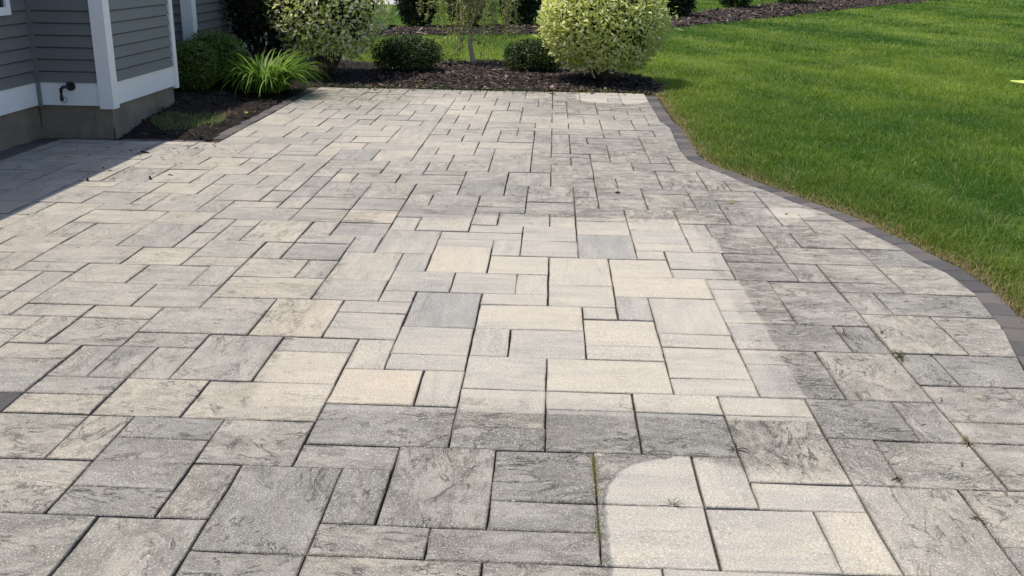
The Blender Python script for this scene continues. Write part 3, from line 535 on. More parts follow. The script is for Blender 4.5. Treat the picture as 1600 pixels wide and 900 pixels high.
def grass_zone(x0, x1, y0, y1, dens, hgt, wid, mar=60):
    n = int((x1-x0)*(y1-y0)*dens)
    X = RNG.uniform(x0, x1, n); Y = RNG.uniform(y0, y1, n)
    cl = fbm(X*5, Y*5, 21, 3); k = (RNG.random(n) < .45+cl) & frustum(X, Y, mar); X = X[k]; Y = Y[k]
    k = lawn_mask(X, Y); X = X[k]; Y = Y[k]; n = len(X)
    if n == 0: return
    de = np.minimum(dist_poly(X, Y, OUTL), dist_poly(X, Y, lawn_edge))
    # mowing lanes and wheel tracks lay the blades over in different directions
    lane = np.clip((fbm(X*1.5+Y*.38, Y*.16-X*.04, 31, 3)-.5)*2.6+.5, 0, 1)*.75+.25*fbm(X*2.2, Y*1.2, 5)
    pat = fbm(X*.9, Y*.55, 41); pat2 = fbm(X*3, Y*3, 44, 3)
    H = hgt*RNG.lognormal(0, .30, n)*(.62+.7*pat2)*(.42+.58*np.clip(de/.16, 0, 1))
    la = RNG.uniform(0, 2*math.pi, n); lm = RNG.uniform(.3, 1.15, n)
    lx = np.cos(la)*lm + (lane-.5)*.9; ly = np.sin(la)*lm - (lane-.5)*.9
    az = RNG.uniform(0, math.pi, n); wx = np.cos(az)*wid/2*RNG.uniform(.7, 1.3, n); wy = np.sin(az)*wid/2
    z0 = -.02
    B = np.stack([X, Y, np.full(n, z0)], 1)
    a = B+np.stack([-wx, -wy, 0*X], 1); b = B+np.stack([wx, wy, 0*X], 1)
    mid = B+np.stack([lx*H*.28, ly*H*.28, H*.62], 1); c = mid+np.stack([wx*.8, wy*.8, 0*X], 1); d = mid-np.stack([wx*.8, wy*.8, 0*X], 1)
    tip = B+np.stack([lx*H*.95, ly*H*.95, H*np.clip(1.02-.30*np.hypot(lx, ly), .45, 1)], 1)
    GV.append(np.stack([a, b, c, d, tip], 1))
    pat3 = np.clip((fbm(X*.42+3, Y*.30, 77, 3)-.5)*2.2+.5, 0, 1)
    t = np.clip(-.12+1.0*(pat-.28)+.45*(lane-.5)+.50*pat3+.5*(pat2-.5)+RNG.normal(0, .16, n), 0, 1)[:, None]  # lane term tints light and dark mowing stripes into the blades
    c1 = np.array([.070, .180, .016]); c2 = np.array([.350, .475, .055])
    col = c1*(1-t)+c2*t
    bl = (RNG.random(n) < .07+.22*(lane > .64))[:, None]; col = np.where(bl, col*.5+np.array([.19, .25, .12]), col)      # pale blades, more in the lanes: mowing glint painted as colour
    yel = np.exp(-de/.40)[:, None]*.6; col = col*(1-yel)+yel*np.array([.27, .32, .055])
    dry = (RNG.random(n) < .03+.95*np.exp(-(de/(.05+.09*fbm(X*3, Y*3, 61, 2)))**2))[:, None]; col = np.where(dry, np.array([.52, .42, .21])*RNG.uniform(.55, 1.2, (n, 1)), col)
    GC.append(np.repeat(col[:, None, :], 5, 1)*np.array([.45, .45, .95, .95, 1.15])[None, :, None])  # roots dimmed, tips brightened: blade shading painted into the colour
grass_zone(1.0, 4.2, 3.0, 7.5, 13500, .062, .0042)
grass_zone(1.0, 7.0, 7.5, 12.0, 7500, .062, .0050)
grass_zone(-3.5, 10.5, 12.0, 18.0, 3400, .062, .0072)
grass_zone(-8, 15, 18.0, 27.0, 1250, .065, .012)
grass_zone(-14, 24, 27.0, 44.0, 420, .07, .022)
grass_zone(-22, 38, 44.0, 75.0, 90, .08, .05)
GVa = np.concatenate(GV); GCa = np.concatenate(GC); nb = len(GVa)
i5 = (np.arange(nb)*5)[:, None]
F4 = np.concatenate([i5+np.array([[0, 1, 2]]), i5+np.array([[0, 2, 3]]), i5+np.array([[3, 2, 4]])])
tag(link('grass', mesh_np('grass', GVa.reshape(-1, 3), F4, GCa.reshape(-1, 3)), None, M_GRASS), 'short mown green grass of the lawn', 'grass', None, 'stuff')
print('BLADES', nb)

# ------------------------------------------------------------------ house
house = empty('house', (-4.6, 8.5, 0)); HX, HY = -4.6, 8.5
tag(house, 'house with grey lap siding, white trim and bare concrete foundation', 'house')
inv = Vector((-4.6, 8.5, 0))
def hpart(mb, name, mat, parent=None, label=None):
    mb.V = [(v[0]-inv.x, v[1]-inv.y, v[2]-inv.z) for v in mb.V]
    o = mb.build(name, mat, parent or house)
    if label: o['label'] = label
    return o
XW, XB, YB0, YB1 = -4.604, -3.944, 8.522, 10.06
X2, Y2 = -4.41, 12.0; ZT = 2.45; Z1, Z2 = .29, .49; EXPO = .1035
def clapwall(a, b, nrm, z0, z1):
    """wall from a to b (xy) facing nrm, covered with lapped boards, each its own piece"""
    a = Vector(a); b = Vector(b); nv = Vector(nrm)
    w_ = MB(); q = [a, b, b-nv*.1, a-nv*.1]
    n = len(w_.V); w_.V += [(p.x, p.y, z) for z in (z0, z1) for p in q]
    w_.F += [(0,1,5,4), (1,2,6,5), (2,3,7,6), (3,0,4,7), (3,2,1,0), (4,5,6,7)]
    wall = hpart(w_, 'wall', M_SIDING)
    L_ = (b-a).length; t = (b-a)/L_
    V = []
    for s_ in (0, 1):
        e = a + t*(L_*s_); e = e - inv.to_2d()
        for dz, o_ in ((0, .032), (EXPO-.013, .014), (EXPO-.011, .001), (EXPO+.004, .0005), (0, .0005)):
            p = e + nv*o_; V.append((p.x, p.y, dz))
    me = mesh('clapboard', V, [(0,5,6,1), (1,6,7,2), (2,7,8,3), (4,9,5,0), (0,1,2,3,4), (9,8,7,6,5)]); me.materials.append(M_SIDING)
    z = z0
    while z < z1 - .05:
        o = link('clapboard', me, wall); o.location.z = z; z += EXPO
    return wall
def band(a, b, nrm, z0, z1, th=.022, name='skirt_board'):
    a = Vector(a); b = Vector(b); nv = Vector(nrm); q = [a+nv*.001, b+nv*.001, b+nv*th, a+nv*th]
    m = MB(); m.V = [(p.x, p.y, z) for z in (z0, z1) for p in q]; m.F = [(0,1,5,4), (1,2,6,5), (2,3,7,6), (3,0,4,7), (3,2,1,0), (4,5,6,7)]
    return hpart(m, name, M_WHITE)
walls = [((XW, -1.5), (XW, YB0), (1, 0)), ((XW, YB0), (XB, YB0), (0, -1)), ((XB, YB0), (XB, YB1), (1, 0)), ((XW, YB1), (XW, Y2), (1, 0)), ((XW, Y2), (X2, Y2), (0, -1)), ((X2, Y2), (X2, 16.5), (1, 0)), ((XB, YB1), (XW, YB1), (0, 1))]
ZB = 1.26  # unseen bump-out top, kept low so its shadow stays short
for wi, (a, b, nrm) in enumerate(walls):
    clapwall(a, b, nrm, Z2, ZB if wi in (1, 2, 6) else ZT); band(a, b, nrm, Z1, Z2)
clapwall((XW, YB0), (XW, YB1), (1, 0), ZB+.2, ZT)
# trim: corner posts (white) and the grey inside post
def post(x0, x1, y0, y1, z0, z1, mat, name='corner_post'): return hpart(MB().box(x0, x1, y0, y1, z0, z1), name, mat)
def cpost(x, y, w_=.085, z0=.265, ZT=ZT):
    hpart(MB().box(x-w_, x+.040, y-.040, y-.006, z0, ZT).box(x+.007, x+.040, y-.0061, y+w_, z0, ZT), 'corner_post', M_WHITE)
cpost(XB, YB0, .085, .265, ZB); cpost(X2, Y2, .10)
hpart(MB().box(XB+.002, XB+.042, YB1-.055, YB1+.03, .265, ZB), 'corner_post', M_WHITE)
m = MB(); m.V = [(XB+.045, YB0-.045, ZB), (XB+.045, YB1+.045, ZB), (XW, YB1+.045, ZB+.30), (XW, YB0-.045, ZB+.30), (XB+.045, YB0-.045, ZB+.02), (XB+.045, YB1+.045, ZB+.02), (XW, YB1+.045, ZB+.33), (XW, YB0-.045, ZB+.33)]
m.F = [(3,2,1,0), (4,5,6,7), (0,1,5,4), (1,2,6,5), (2,3,7,6), (3,0,4,7)]; hpart(m, 'bump_out_roof', M_ROOF)
m = MB(); m.V = [(XB, YB0+.001, ZB-.01), (XW, YB0+.001, ZB-.01), (XW, YB0+.001, ZB+.299), (XB, YB1-.001, ZB-.01), (XW, YB1-.001, ZB-.01), (XW, YB1-.001, ZB+.299)]; m.F = [(1,0,2), (3,4,5), (0,1,4,3)]; hpart(m, 'gable_infill', M_SIDING)
post(XW+.001, XW+.05, YB0-.05, YB0-.001, .275, ZT, M_SIDING, 'inside_corner_post')
# foundation with a rough footing ledge
def footing(a, b, nrm):
    a = Vector(a); b = Vector(b); nv = Vector(nrm); m = MB()
    if a.y < YB0-.5 or b.x == XB and a.x == XW: b2 = (b-a).normalized()*.0; a, b = (a, b+Vector((0, .06))) if a.x == b.x else (a-Vector((.06, 0)), b-Vector((.012, 0)))
    q = [a-nv*.012, b-nv*.012, b-nv*.15, a-nv*.15]
    m.V = [(p.x, p.y, z) for z in (-.1, Z1+.01) for p in q]; m.F = [(0,1,5,4), (1,2,6,5), (2,3,7,6), (3,0,4,7), (4,5,6,7)]
    fo = hpart(m, 'foundation', M_FOUND)
    m = MB(); L_ = (b-a).length; t = (b-a)/L_; k = max(3, int(L_/.07)); rows = []
    for i in range(k+1):
        s_ = L_*i/k; c = a+t*s_; j = random.uniform(-.008, .008); zt = .075+random.uniform(-.016, .016)
        rows.append([c+nv*(.012+j), c+nv*(.010+j), c-nv*.02]); zz = (-.1, zt, zt+.012)
        m.V += [(p.x, p.y, z) for p, z in zip(rows[-1], zz)]
    for i in range(k):
        for r_ in range(2): m.F.append((i*3+r_, (i+1)*3+r_, (i+1)*3+r_+1, i*3+r_+1))
    hpart(m, 'footing_ledge', M_FOUND, None)
for a, b, nrm in walls[:6]: footing(a, b, nrm)
# eave over the wall: soffit, fascia and a slope of roof
XE = -4.50
hpart(MB().box(XW-.3, XE, -1.9, 17.0, ZT+.001, ZT+.02), 'soffit', M_SOFFIT)
hpart(MB().box(XE, XE+.02, -1.9, 17.0, ZT-.04, ZT+.14), 'fascia', M_WHITE)
m = MB(); m.V = [(XE+.04, -1.9, ZT+.12), (XE+.04, 17, ZT+.12), (-9, 17, ZT+2.6), (-9, -1.9, ZT+2.6), (XE+.04, -1.9, ZT+.15), (XE+.04, 17, ZT+.15), (-9, 17, ZT+2.63), (-9, -1.9, ZT+2.63)]
m.F = [(3,2,1,0), (4,5,6,7), (0,1,5,4), (1,2,6,5), (2,3,7,6), (3,0,4,7)]; hpart(m, 'roof', M_ROOF)
hpart(MB().box(-9, XW-.101, -1.5, 16.5, -.1, ZT), 'wall_core', M_SIDING)
# window on the near wall: only its lower far corner is in view
wy1, wz0 = 8.155, 1.085
win = hpart(MB().box(XW+.034, XW+.065, wy1-.95, wy1, wz0, wz0+.065).box(XW+.034, XW+.065, wy1-.95, wy1, 2.2, 2.265).box(XW+.034, XW+.065, wy1-.065, wy1, wz0+.065, 2.2).box(XW+.034, XW+.065, wy1-.95, wy1-.885, wz0+.065, 2.2), 'window', M_WHITE)
hpart(MB().box(XW+.034, XW+.045, wy1-.884, wy1-.066, wz0+.066, 2.199), 'pane', simple('window_glass', (.02, .025, .03), .05, .6, .05), win)
# outdoor tap
tp = empty('garden_tap', (-4.276, YB0-.022, .461)); tag(tp, 'dark garden tap with hanging hose ring on the white skirt board', 'tap')
TY = -.001
MB().disc((0, 0, 0), (0, -1, 0), .040, .018, 24).disc((0, -.018, 0), (0, -1, 0), .026, .012, 20).build('flange', M_DARKM, tp)
MB().tube([(0, -.02, 0), (-.015, -.055, .0), (-.04, -.075, -.002), (-.056, -.08, -.02), (-.06, -.08, -.05)], [.014, .014, .015, .016, .014], 12).build('spout', M_DARKM, tp, True)
MB().tube([(-.06, -.08, -.05), (-.06, -.08, -.075)], .011, 12).tube([(-.06, -.08, -.075), (-.058, -.08, -.12)], [.014, .017], 12).build('hose_thread', M_DARKM, tp, True)
MB().tube([(-.04+.03*math.cos(t), -.085, -.112+.024*math.sin(t)) for t in np.linspace(0, 2*math.pi, 17)], .0028, 6, False).build('ring', M_DARKM, tp, True)

# ------------------------------------------------------------------ foliage
def leaves(P, N, size, asp, pal, jit=.6, two=None, lump=None):
    """leaf meshes: folded diamonds of 6 points; P (n,3) positions, N outward normals; two = (rim, rib) colour pair arrays"""
    n = len(P); d = N + RNG.normal(0, jit, (n, 3)); d /= np.linalg.norm(d, axis=1)[:, None]
    r = RNG.normal(0, 1, (n, 3)); a = np.cross(d, r); a /= np.linalg.norm(a, axis=1)[:, None]
    up = np.cross(a, d)*0 + d
    l = (size*RNG.lognormal(0, .25, n))[:, None]; wd = l*asp
    # leaf axis points outward and sideways
    ax = d*.55 + a*.85; ax /= np.linalg.norm(ax, axis=1)[:, None]
    sd = np.cross(ax, d); sd /= np.linalg.norm(sd, axis=1)[:, None]; nm = np.cross(sd, ax)
    b0 = P; tip = P+ax*l; ml = P+ax*l*.5+sd*wd*.5+nm*l*.08; mr = P+ax*l*.5-sd*wd*.5+nm*l*.08; mid = P+ax*l*.5
    V = np.stack([b0, ml, tip, mr, mid], 1).reshape(-1, 3)
    i = (np.arange(n)*5)[:, None]
    F = np.concatenate([i+np.array([[0, 1, 4]]), i+np.array([[1, 2, 4]]), i+np.array([[2, 3, 4]]), i+np.array([[3, 0, 4]])])
    pal = np.array(pal); c = pal[RNG.integers(0, len(pal), n)]*RNG.uniform(.75, 1.25, (n, 1))
    C = np.repeat(c[:, None, :], 5, 1)
    if two is not None:
        rim = np.array(two)[RNG.integers(0, len(two), n)]*RNG.uniform(.8, 1.1, (n, 1))
        k = (RNG.random(n) < .90)[:, None]
        for j in (0, 1, 2, 3): C[:, j] = np.where(k, rim, C[:, j])
        full = RNG.random(n) < .52; C[full, 4] = rim[full]
    return V, F, C.reshape(-1, 3)
def blob(n, R, squash=(1, 1, 1), shell=.72, lumps=14, amp=.16, zmin=-1.0, seed=0):
    """points through the outer part of an uneven ellipsoid"""
    rs = np.random.default_rng(seed)
    lc = rs.normal(0, 1, (lumps, 3)); lc /= np.linalg.norm(lc, axis=1)[:, None]; la = rs.uniform(-.6, 1, lumps)*amp
    d = RNG.normal(0, 1, (n*2, 3)); d /= np.linalg.norm(d, axis=1)[:, None]; d = d[d[:, 2] > zmin][:n]
    f = 1 + (np.exp(-((d[:, None, :]-lc[None])**2).sum(2)/.10)*la[None]).sum(1)
    r = (shell + (1-shell)*RNG.random(len(d))**.7) * f
    P = d*r[:, None]*np.array(squash)*R
    # thin out a few pockets so that the dark inside shows
    hc = rs.normal(0, 1, (18, 3)); hc /= np.linalg.norm(hc, axis=1)[:, None]
    hole = (np.exp(-((d[:, None, :]-hc[None])**2).sum(2)/.018)).sum(1); k = RNG.random(len(d)) > hole*.6
    return P[k], d[k]
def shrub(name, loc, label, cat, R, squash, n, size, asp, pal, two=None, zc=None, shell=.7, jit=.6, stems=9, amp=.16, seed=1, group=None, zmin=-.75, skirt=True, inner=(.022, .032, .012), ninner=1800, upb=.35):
    o = empty(name, loc); tag(o, label, cat, group)
    zc = R*squash[2]*.95 if zc is None else zc
    P, N = blob(n, R, squash, shell, 16, amp, zmin, seed)
    P2, N2 = blob(n//4, R*.72, squash, .4, 10, .1, zmin, seed+5)
    k_ = RNG.random(len(P)) < .045; P[k_] *= (1+RNG.uniform(.03, .13, (k_.sum(), 1)))
    P = np.concatenate([P, P2]); N = np.concatenate([N, N2]); P[:, 2] += zc
    k = P[:, 2] > .03; P = P[k]; N = N[k]
    N = N + np.array([0, 0, upb])
    Vv, Ff, Cc = leaves(P, N, size, asp, pal, jit, two)
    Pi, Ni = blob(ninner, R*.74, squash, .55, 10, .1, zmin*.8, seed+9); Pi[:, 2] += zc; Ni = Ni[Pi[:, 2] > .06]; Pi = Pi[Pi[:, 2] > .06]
    Vi, Fi, Ci = leaves(Pi, Ni, size*1.7, .7, [inner, tuple(v*1.6 for v in inner)], .5)  # inner leaves coloured dark: the shaded inside of the bush painted in
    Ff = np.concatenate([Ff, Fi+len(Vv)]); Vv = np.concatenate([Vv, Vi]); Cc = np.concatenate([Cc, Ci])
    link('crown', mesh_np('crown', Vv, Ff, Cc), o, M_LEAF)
    m = MB(); rs = random.Random(seed)
    for i in range(stems):
        a = 2*math.pi*i/stems + rs.uniform(-.3, .3); rr = R*rs.uniform(.35, .75)
        e = Vector((math.cos(a)*rr*squash[0], math.sin(a)*rr*squash[1], zc*rs.uniform(.8, 1.25)))
        b = Vector((math.cos(a)*.05, math.sin(a)*.05, -.05)); mid = b.lerp(e, .5)+Vector((0, 0, -.05+rs.uniform(-.05, .05)))
        m.tube([b, b.lerp(mid, .6), mid, e], [.012, .010, .008, .004], 5)
        for q in range(2):
            e2 = e + Vector((rs.uniform(-.2, .2), rs.uniform(-.2, .2), rs.uniform(-.05, .25)))*R; m.tube([mid, (mid+e2)/2+Vector((0, 0, .02)), e2], [.006, .004, .002], 4)
    m.build('stem', M_BARK, o)
    return o
VG = [(.22, .33, .06), (.28, .38, .07), (.17, .27, .05), (.38, .46, .11)]
VC = [(.93, .90, .50), (.84, .86, .34), (.95, .93, .62), (.74, .80, .20), (.66, .75, .14)]
VY = [(.88, .87, .44), (.82, .84, .34), (.92, .90, .56), (.74, .79, .24), (.66, .74, .17), (.78, .82, .28)]
VW = [(.95, .93, .66), (.92, .90, .56), (.95, .94, .74), (.82, .84, .40), (.74, .80, .28)]
DG = [(.040, .070, .018), (.055, .095, .024), (.085, .125, .030), (.030, .055, .015)]
MG = [(.09, .17, .025), (.13, .23, .035), (.065, .13, .02), (.18, .28, .05)]
AV = [(.018, .032, .012), (.030, .05, .016), (.045, .07, .022), (.07, .095, .03)]
shrub('variegated_shrub', (-3.08, 13.42, .03), 'tall open cream and green variegated shrub beside the house bed', 'shrub', .80, (.98, .9, .98), 9500, .066, .46, VG, VC+VW, .92, .60, .55, 26, .24, 3, 'variegated shrubs at the far end of the patio', -.9, upb=.7)
shrub('variegated_shrub', (.66, 13.42, .03), 'dense rounded yellow and green variegated shrub at the lawn corner of the patio', 'shrub', .86, (1.0, .9, .86), 15500, .060, .42, [(.38, .48, .08), (.30, .42, .06), (.46, .54, .12)], VY+VC, .80, .76, .55, 18, .17, 8, 'variegated shrubs at the far end of the patio', -.9, upb=.9, inner=(.045, .062, .018))
shrub('boxwood', (-2.05, 14.0, .05), 'low dark boxwood mound beside the open variegated shrub', 'shrub', .45, (1.12, .95, .60), 6200, .030, .6, DG, None, .23, .70, .7, 6, .30, 11, 'low boxwoods in the far bed', -.8)
shrub('boxwood', (-.30, 14.35, .05), 'low dark boxwood mound beside the dense yellow shrub', 'shrub', .40, (1.12, .95, .58), 5000, .030, .6, DG, None, .21, .70, .7, 6, .30, 12, 'low boxwoods in the far bed', -.8)
shrub('yew', (-4.10, 11.1, .08), 'clipped green yew against the end of the house bump-out', 'shrub', .30, (.88, .95, .98), 6000, .028, .35, MG, None, .29, .74, .7, 6, .14, 21, 'clipped yews along the house', -.9)
shrub('yew', (-4.08, 11.78, .08), 'larger clipped green yew behind the daylily', 'shrub', .38, (1.0, .9, .86), 7000, .028, .35, MG, None, .32, .74, .7, 6, .14, 22, 'clipped yews along the house', -.9)
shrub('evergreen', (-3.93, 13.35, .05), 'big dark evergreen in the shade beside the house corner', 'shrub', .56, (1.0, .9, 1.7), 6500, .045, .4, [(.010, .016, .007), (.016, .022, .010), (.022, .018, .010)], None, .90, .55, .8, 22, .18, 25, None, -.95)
# far clipped conifers on the long bed
for i, (x, y, r_, sq, lab) in enumerate([(-3.28, 24.0, .50, (.92, .9, 1.7), 'dark upright conifer on the long bed, nearest the open variegated shrub'),
        (-2.15, 24.45, .46, (.95, .9, 1.7), 'dark upright conifer on the long bed, just left of the weeping tree'),
        (-.85, 25.3, .58, (.95, .9, 1.6), 'dark upright conifer on the long bed, just right of the weeping tree'),
        (3.62, 30.6, .62, (.95, .9, 1.25), 'dark conifer on the long bed, peeping out beside the dense yellow shrub'),
        (6.55, 37.4, .75, (1, .9, 1.1), 'round dark conifer on the long bed, second right of the dense yellow shrub'),
        (9.6, 42.0, .85, (1, .9, 1.1), 'round dark conifer on the long bed, farthest right')]):
    shrub('conifer', (x, y, 0), lab, 'conifer', r_, sq, 5200, .085, .42, AV, None, r_*sq[2]*.92, .72, .55, 5, .16, 40+i, 'conifers along the long bed', -.93)

# daylily: long arching blades
def arching(name, loc, label, cat, n, rad, hgt, ln, wid, pal, mat=M_GRASS, group=None, seed=0, part='leaf'):
    o = empty(name, loc); tag(o, label, cat, group)
    Vv = []; Ff = []; Cc = []
    rs = np.random.default_rng(seed); k = 6
    for i in range(n):
        a = rs.uniform(0, 2*math.pi); r0 = rad*.35*math.sqrt(rs.random()); bx, by = r0*math.cos(a+rs.normal(0, .5)), r0*math.sin(a+rs.normal(0, .5))
        L_ = ln*rs.uniform(.6, 1.1); th = rs.uniform(.95, 1.45); dth = rs.uniform(1.3, 2.4); h_ = 0; px, pz = 0, 0; w_ = wid*rs.uniform(.7, 1.2)
        c = np.array(pal[rs.integers(0, len(pal))])*rs.uniform(.75, 1.25); n0 = len(Vv)
        for j in range(k+1):
            t = j/k; wj = w_*(1-t**2.2)*.5+.0005
            x, y = bx+px*math.cos(a), by+px*math.sin(a); z = max(pz, .012)
            s_ = (-math.sin(a)*wj, math.cos(a)*wj)
            Vv += [(x+s_[0], y+s_[1], z+.004), (x-s_[0], y-s_[1], z+.004)]; Cc += [c*(.7+.4*t)]*2
            px += L_/k*math.cos(th); pz += L_/k*math.sin(th); th -= dth/k
        for j in range(k): Ff.append((n0+2*j, n0+2*j+1, n0+2*j+3, n0+2*j+2))
    link(part, mesh_np(part, np.array(Vv), np.array(Ff), np.array(Cc)), o, mat)
    return o
arching('daylily', (-3.44, 11.6, .04), 'bright arching daylily clump at the edge of the patio border', 'plant', 640, .70, .5, .74, .027, [(.15, .28, .035), (.21, .36, .05), (.11, .22, .03), (.28, .42, .08)], seed=4)
# low creeping plant on the mulch near the foundation
def tuft_field(name, pts, label, cat, hgt, wid, pal, kind=None, jit=.5):
    n = len(pts); X, Y, Z = pts.T; a = RNG.uniform(0, 2*math.pi, n); H = hgt*RNG.lognormal(0, .3, n)
    wx, wy = np.cos(a+1.57)*wid/2, np.sin(a+1.57)*wid/2; lx, ly = np.cos(a)*H*RNG.uniform(.2, 1.1, n), np.sin(a)*H*RNG.uniform(.2, 1.1, n)
    A = np.stack([X-wx, Y-wy, Z], 1); B = np.stack([X+wx, Y+wy, Z], 1); T = np.stack([X+lx, Y+ly, Z+H], 1)
    pal = np.array(pal); c = pal[RNG.integers(0, len(pal), n)]*RNG.uniform(.7, 1.3, (n, 1))
    V = np.stack([A, B, T], 1).reshape(-1, 3); ox = V.mean(0); ox[2] = 0
    o = link(name, mesh_np(name, V-ox, np.arange(n*3).reshape(-1, 3), np.repeat(c, 3, 0)), None, M_GRASS); o.location = ox
    return tag(o, label, cat, None, kind)
def patch(n, cx, cy, rx, ry, zf, dead=0):
    a = RNG.uniform(0, 2*math.pi, n); r = np.sqrt(RNG.random(n))*(.75+.4*vnoise(a*2, a*0+3, 2)); X = cx+np.cos(a)*r*rx; Y = cy+np.sin(a)*r*ry
    return np.stack([X, Y, zf(X, Y)], 1)
tuft_field('creeping_plant', np.concatenate([patch(2600, -3.60, 9.2, .26, .34, zA), patch(1500, -3.42, 9.55, .15, .30, zA)]), 'low mat of fine pale green creeping plant on the mulch', 'plant', .035, .004, [(.16, .22, .08), (.22, .30, .10), (.12, .18, .07), (.28, .33, .13)])
tuft_field('dry_stalks', patch(260, -3.36, 9.95, .10, .12, zA), 'brown dried tip of the creeping plant', 'plant', .04, .004, [(.30, .19, .11), (.38, .27, .16), (.2, .13, .08)])
mos = np.concatenate([patch(1500, -1.9, 12.75, .75, .22, zA), patch(900, -.5, 12.7, .5, .18, zA)])
tuft_field('sparse_weeds', mos, 'thin green weeds creeping over the mulch in front of the weeping tree', 'weeds', .02, .006, [(.10, .12, .05), (.14, .15, .07), (.08, .10, .04)], 'stuff')
# yellow bloom at the border
yb = empty('dandelion', (-3.10, 9.72, 0.0)); tag(yb, 'single small yellow bloom on the mulch beside the border', 'flower')
M_YEL = simple('yellow_petal', (.75, .72, .12), .6, .2, .1, 40); M_GSTEM = simple('green_stem', (.12, .2, .05), .6, .2, .1, 30)
m = MB()
for i in range(16):
    a = 2*math.pi*i/16; e = Vector((math.cos(a)*.020, math.sin(a)*.020, .075+.006*math.sin(i*3))); s_ = Vector((-math.sin(a), math.cos(a), 0))*.004
    m.quad(tuple(Vector((0, 0, .066))-s_*.4), tuple(Vector((0, 0, .066))+s_*.4), tuple(e+s_), tuple(e-s_))
m.disc((0, 0, .066), (0, 0, 1), .012, .008, 12); m.build('petals', M_YEL, yb)
MB().tube([(0, 0, -.02), (.003, .002, .03), (0, 0, .068)], .0025, 6).build('stem', M_GSTEM, yb)

# weeping tree: crooked pale stem, bent over top, hanging twigs
wt = empty('weeping_tree', (-1.24, 15.2, .04)); tag(wt, 'small weeping tree with crooked pale stem and hanging twigs', 'tree')
trunk = [(0, 0, -.05), (.0, .0, .12), (-.035, .01, .30), (-.02, 0, .46), (-.06, .02, .58), (.03, 0, .72), (.10, -.01, .86), (.06, 0, .98), (-.02, .01, 1.08), (.05, .0, 1.2), (.22, 0, 1.27), (.36, .02, 1.23)]
MB().tube(trunk, [.046, .040, .036, .034, .038, .033, .031, .029, .027, .025, .020, .012], 9).tube([(-.05, .02, .57), (-.13, .05, .50), (-.16, .06, .35), (-.15, .05, .12)], [.012, .008, .006, .004], 6).build('trunk', M_TWIG, wt, True)
MB().disc((.09, -.028, .775), (.2, -1, .1), .026, .012, 12).build('pruning_scar', simple('cut_wood', (.75, .60, .42), .8, .2, .1, 30), wt)
rs = random.Random(5); tips = []
m = MB()
for i in range(46):
    a = rs.uniform(0, 2*math.pi); st = Vector(trunk[rs.choice([7, 8, 9, 9, 10, 10, 11, 6])]); R_ = rs.uniform(.15, .80)
    top = st + Vector((math.cos(a)*R_*.6, math.sin(a)*R_*.4, rs.uniform(.05, .28))); drop = rs.uniform(.3, .95)
    p2 = Vector((st.x+math.cos(a)*R_, st.y+math.sin(a)*R_*.7, top.z-.10)); p3 = p2 + Vector((rs.uniform(-.06, .06), rs.uniform(-.05, .05), -drop*.5)); p4 = p3 + Vector((rs.uniform(-.08, .08), rs.uniform(-.05, .05), -drop*.5))
    if p4.z < .1: p4.z = .1
    m.tube([st, top, p2, p3, p4], [.011, .009, .007, .0055, .003], 5)
    for q in np.linspace(.05, 1, 16):
        c = (top.lerp(p2, q*2) if q < .5 else p2.lerp(p3, q*2-1)) if rs.random() < .6 else p3.lerp(p4, q); tips.append(c)
m.build('twig', M_TWIG, wt)
TP = np.array([[t.x, t.y, t.z] for t in tips for _ in range(6)]) + RNG.normal(0, .028, (len(tips)*6, 3)); TN = RNG.normal(0, 1, TP.shape); TN[:, 2] -= .6; TN /= np.linalg.norm(TN, axis=1)[:, None]
Vv, Ff, Cc = leaves(TP, TN, .045, .45, [(.24, .29, .07), (.32, .34, .10), (.18, .24, .05), (.38, .36, .14)], .5)
Vy, Fy, Cy = leaves(np.array([[.03, -.02, .95]])+RNG.normal(0, .05, (60, 3)), np.tile([[0, -1, .3]], (60, 1)).astype(float), .05, .45, [(.45, .36, .04), (.30, .30, .06)], .6)
link('leaf', mesh_np('leaf', np.concatenate([Vv, Vy]), np.concatenate([Ff, Fy+len(Vv)]), np.concatenate([Cc, Cy])), wt, M_LEAF)

# ------------------------------------------------------------------ small things
def gnd(px, py, z=0.0):
    v = _r[0]*((px-800)/FPX) + _r[1]*((py-450)/FPX) + _r[2]; t = (z-CAM[2])/v.z
    return (CAM[0]+v.x*t, CAM[1]+v.y*t, z)
def weed(pos, label, n, ln, wid, pal, seed):
    o = arching('weed', (pos[0], pos[1], -.012), label, 'weed', n, .02, .05, ln, wid, pal, M_GRASS, 'weeds in the paver joints', seed, 'blade')
    return o
GW = [(.10, .11, .045), (.14, .14, .06), (.18, .165, .08)]; DW = [(.34, .24, .14), (.42, .31, .19), (.26, .18, .10)]; YW = [(.30, .30, .06), (.22, .25, .05), (.36, .30, .10)]
weed((9*U+.35, 0, 0) if False else gnd(1319, 523), 'green weed in the joint left of the right border weeds', 8, .060, .0045, GW, 1)
weed(gnd(1377, 524), 'thin two-bladed weed in the long joint above the leafy one', 4, .065, .0045, GW, 2)
weed(gnd(1407, 560), 'largest leafy weed at a joint crossing towards the lawn', 13, .065, .006, GW, 3)
weed(gnd(1149, 702), 'dark spidery weed on the grimy strip below the washed area', 9, .062, .0035, [(.05, .055, .03), (.07, .07, .04)], 4)
def joint_moss(a, c, label, n, hgt, pal, sp=.004):
    a, c = Vector(a), Vector(c); t = RNG.beta(.6, .9, n)
    p = np.stack([a.x+(c.x-a.x)*t+RNG.normal(0, sp, n), a.y+(c.y-a.y)*t+RNG.normal(0, sp*.6, n), np.full(n, -.013)], 1)
    o = tuft_field('moss', p, label, 'moss', hgt, .003, pal); o['group'] = 'moss in the paver joints'; return o
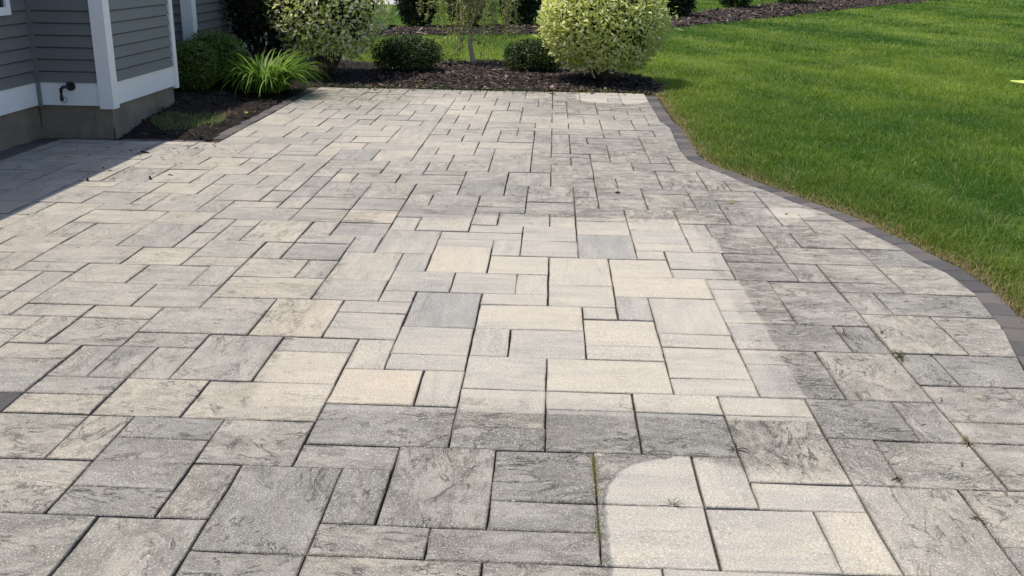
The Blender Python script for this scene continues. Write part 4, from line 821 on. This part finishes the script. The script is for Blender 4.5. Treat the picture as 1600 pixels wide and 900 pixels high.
joint_moss(gnd(925, 713), gnd(929, 775), 'yellow moss filling the top of the open joint beside the washed round corner', 420, .016, YW)
joint_moss(gnd(933, 842), gnd(930, 800), 'green moss low in the open joint beside the washed round corner', 380, .016, [(.20, .23, .05), (.26, .26, .06), (.14, .17, .04)])
joint_moss(gnd(1503, 770), gnd(1585, 880), 'brown moss and crumbs along the slanting joint at the lower right', 500, .010, [(.12, .09, .05), (.17, .14, .07), (.10, .10, .05)])
joint_moss(gnd(1000, 625), gnd(998, 712), 'reddish crumbs in the joint above the grimy strip', 300, .008, [(.12, .06, .05), (.10, .08, .06)])
joint_moss(gnd(1105, 370), gnd(1150, 440), 'dry brown moss in the joint along the washed edge', 360, .010, [(.12, .10, .07), (.17, .13, .08)])
weed(gnd(1050, 789), 'faint grey-green weed inside the washed round-cornered patch', 9, .05, .003, [(.2, .21, .14), (.25, .25, .17)], 7)
weed(gnd(1515, 693), 'dried tan weed on the right of the patio', 16, .05, .004, DW, 8)
weed(gnd(1399, 749), 'dried brown weed at the corner of a long joint', 9, .03, .005, [(.16, .10, .07), (.24, .17, .10)], 9)
weed(gnd(1527, 811), 'brown tangled weed in the joint near the lower right edge', 10, .035, .004, [(.14, .11, .06), (.22, .17, .09)], 10)
tuft = empty('seed_husk', gnd(965, 302, .004)); tag(tuft, 'small black seed husk lying on a grey paver', 'husk')
MB().tube([(-.018, 0, .003), (-.007, .003, .007), (.007, .006, .007), (.019, .007, .003)], [.002, .007, .007, .002], 8).build('shell', simple('husk', (.012, .011, .010), .6, .3, .1, 30), tuft, True)
crumb_poly = [(-4.2, 7.2), (-3.0, 6.4), (-2.6, 8.3), (-4.2, 8.38)]
chips(crumb_poly, lambda x, y: 0*x-.004, 70, .022, 'mulch_crumbs', 'dark mulch crumbs scattered on the pavers by the house corner', PAL_D, lambda X, Y: fbm(X*3, Y*3, 71, 2) > .45)
chips([(-2.9, 12.0), (1.1, 12.0), (1.1, 12.4), (-2.9, 12.4)], lambda x, y: 0*x-.004, 170, .026, 'mulch_crumbs', 'bark crumbs spilled on the far edge of the pavers', PAL_B, lambda X, Y: RNG.random(len(X)) < ((Y-12.0)/.4)**2)
chips([(OUT[-1][0]-1.2, 2.2), (OUT[-1][0]-.1, 3.0), (2.0, 5.6), (1.2, 7.4), (.9, 6.5), (1.3, 4.0)], lambda x, y: 0*x-.004, 90, .014, 'grass_clippings', 'dry grass clippings on the pavers along the lawn side', [(.30, .24, .13), (.20, .18, .07), (.36, .30, .18), (.14, .10, .07)])
# lime yellow board at the right edge of the lawn
M_LIME = simple('lime_plastic', (.72, .85, .22), .45, .4, .04, 3)
lp = empty('lime_board', (6.93, 14.0, 0.012)); tag(lp, 'lime yellow plastic game board lying on the lawn at the right edge', 'board')
m = MB(); m.V = [(-.50, .16, .03), (-.34, -.42, .035), (.55, -.30, .045), (.45, .33, .045), (-.50, .16, .045), (-.34, -.42, .05), (.55, -.30, .06), (.45, .33, .06)]
m.F = [(3,2,1,0), (4,5,6,7), (0,1,5,4), (1,2,6,5), (2,3,7,6), (3,0,4,7)]; m.build('panel', M_LIME, lp)
mm = MB().tube([(-.50, .16, .05), (-.34, -.42, .055), (.55, -.30, .065), (.45, .33, .065), (-.50, .16, .05)], .008, 6, False); mm.build('rim', M_LIME, lp)
MB().tube([(.1, 0, -.03), (.1, 0, .04)], .02, 8).build('foot', M_DARKM, lp)
MB().tube([(-.3, -.1, -.03), (-.3, -.1, .033)], .02, 8).build('foot', M_DARKM, lp)
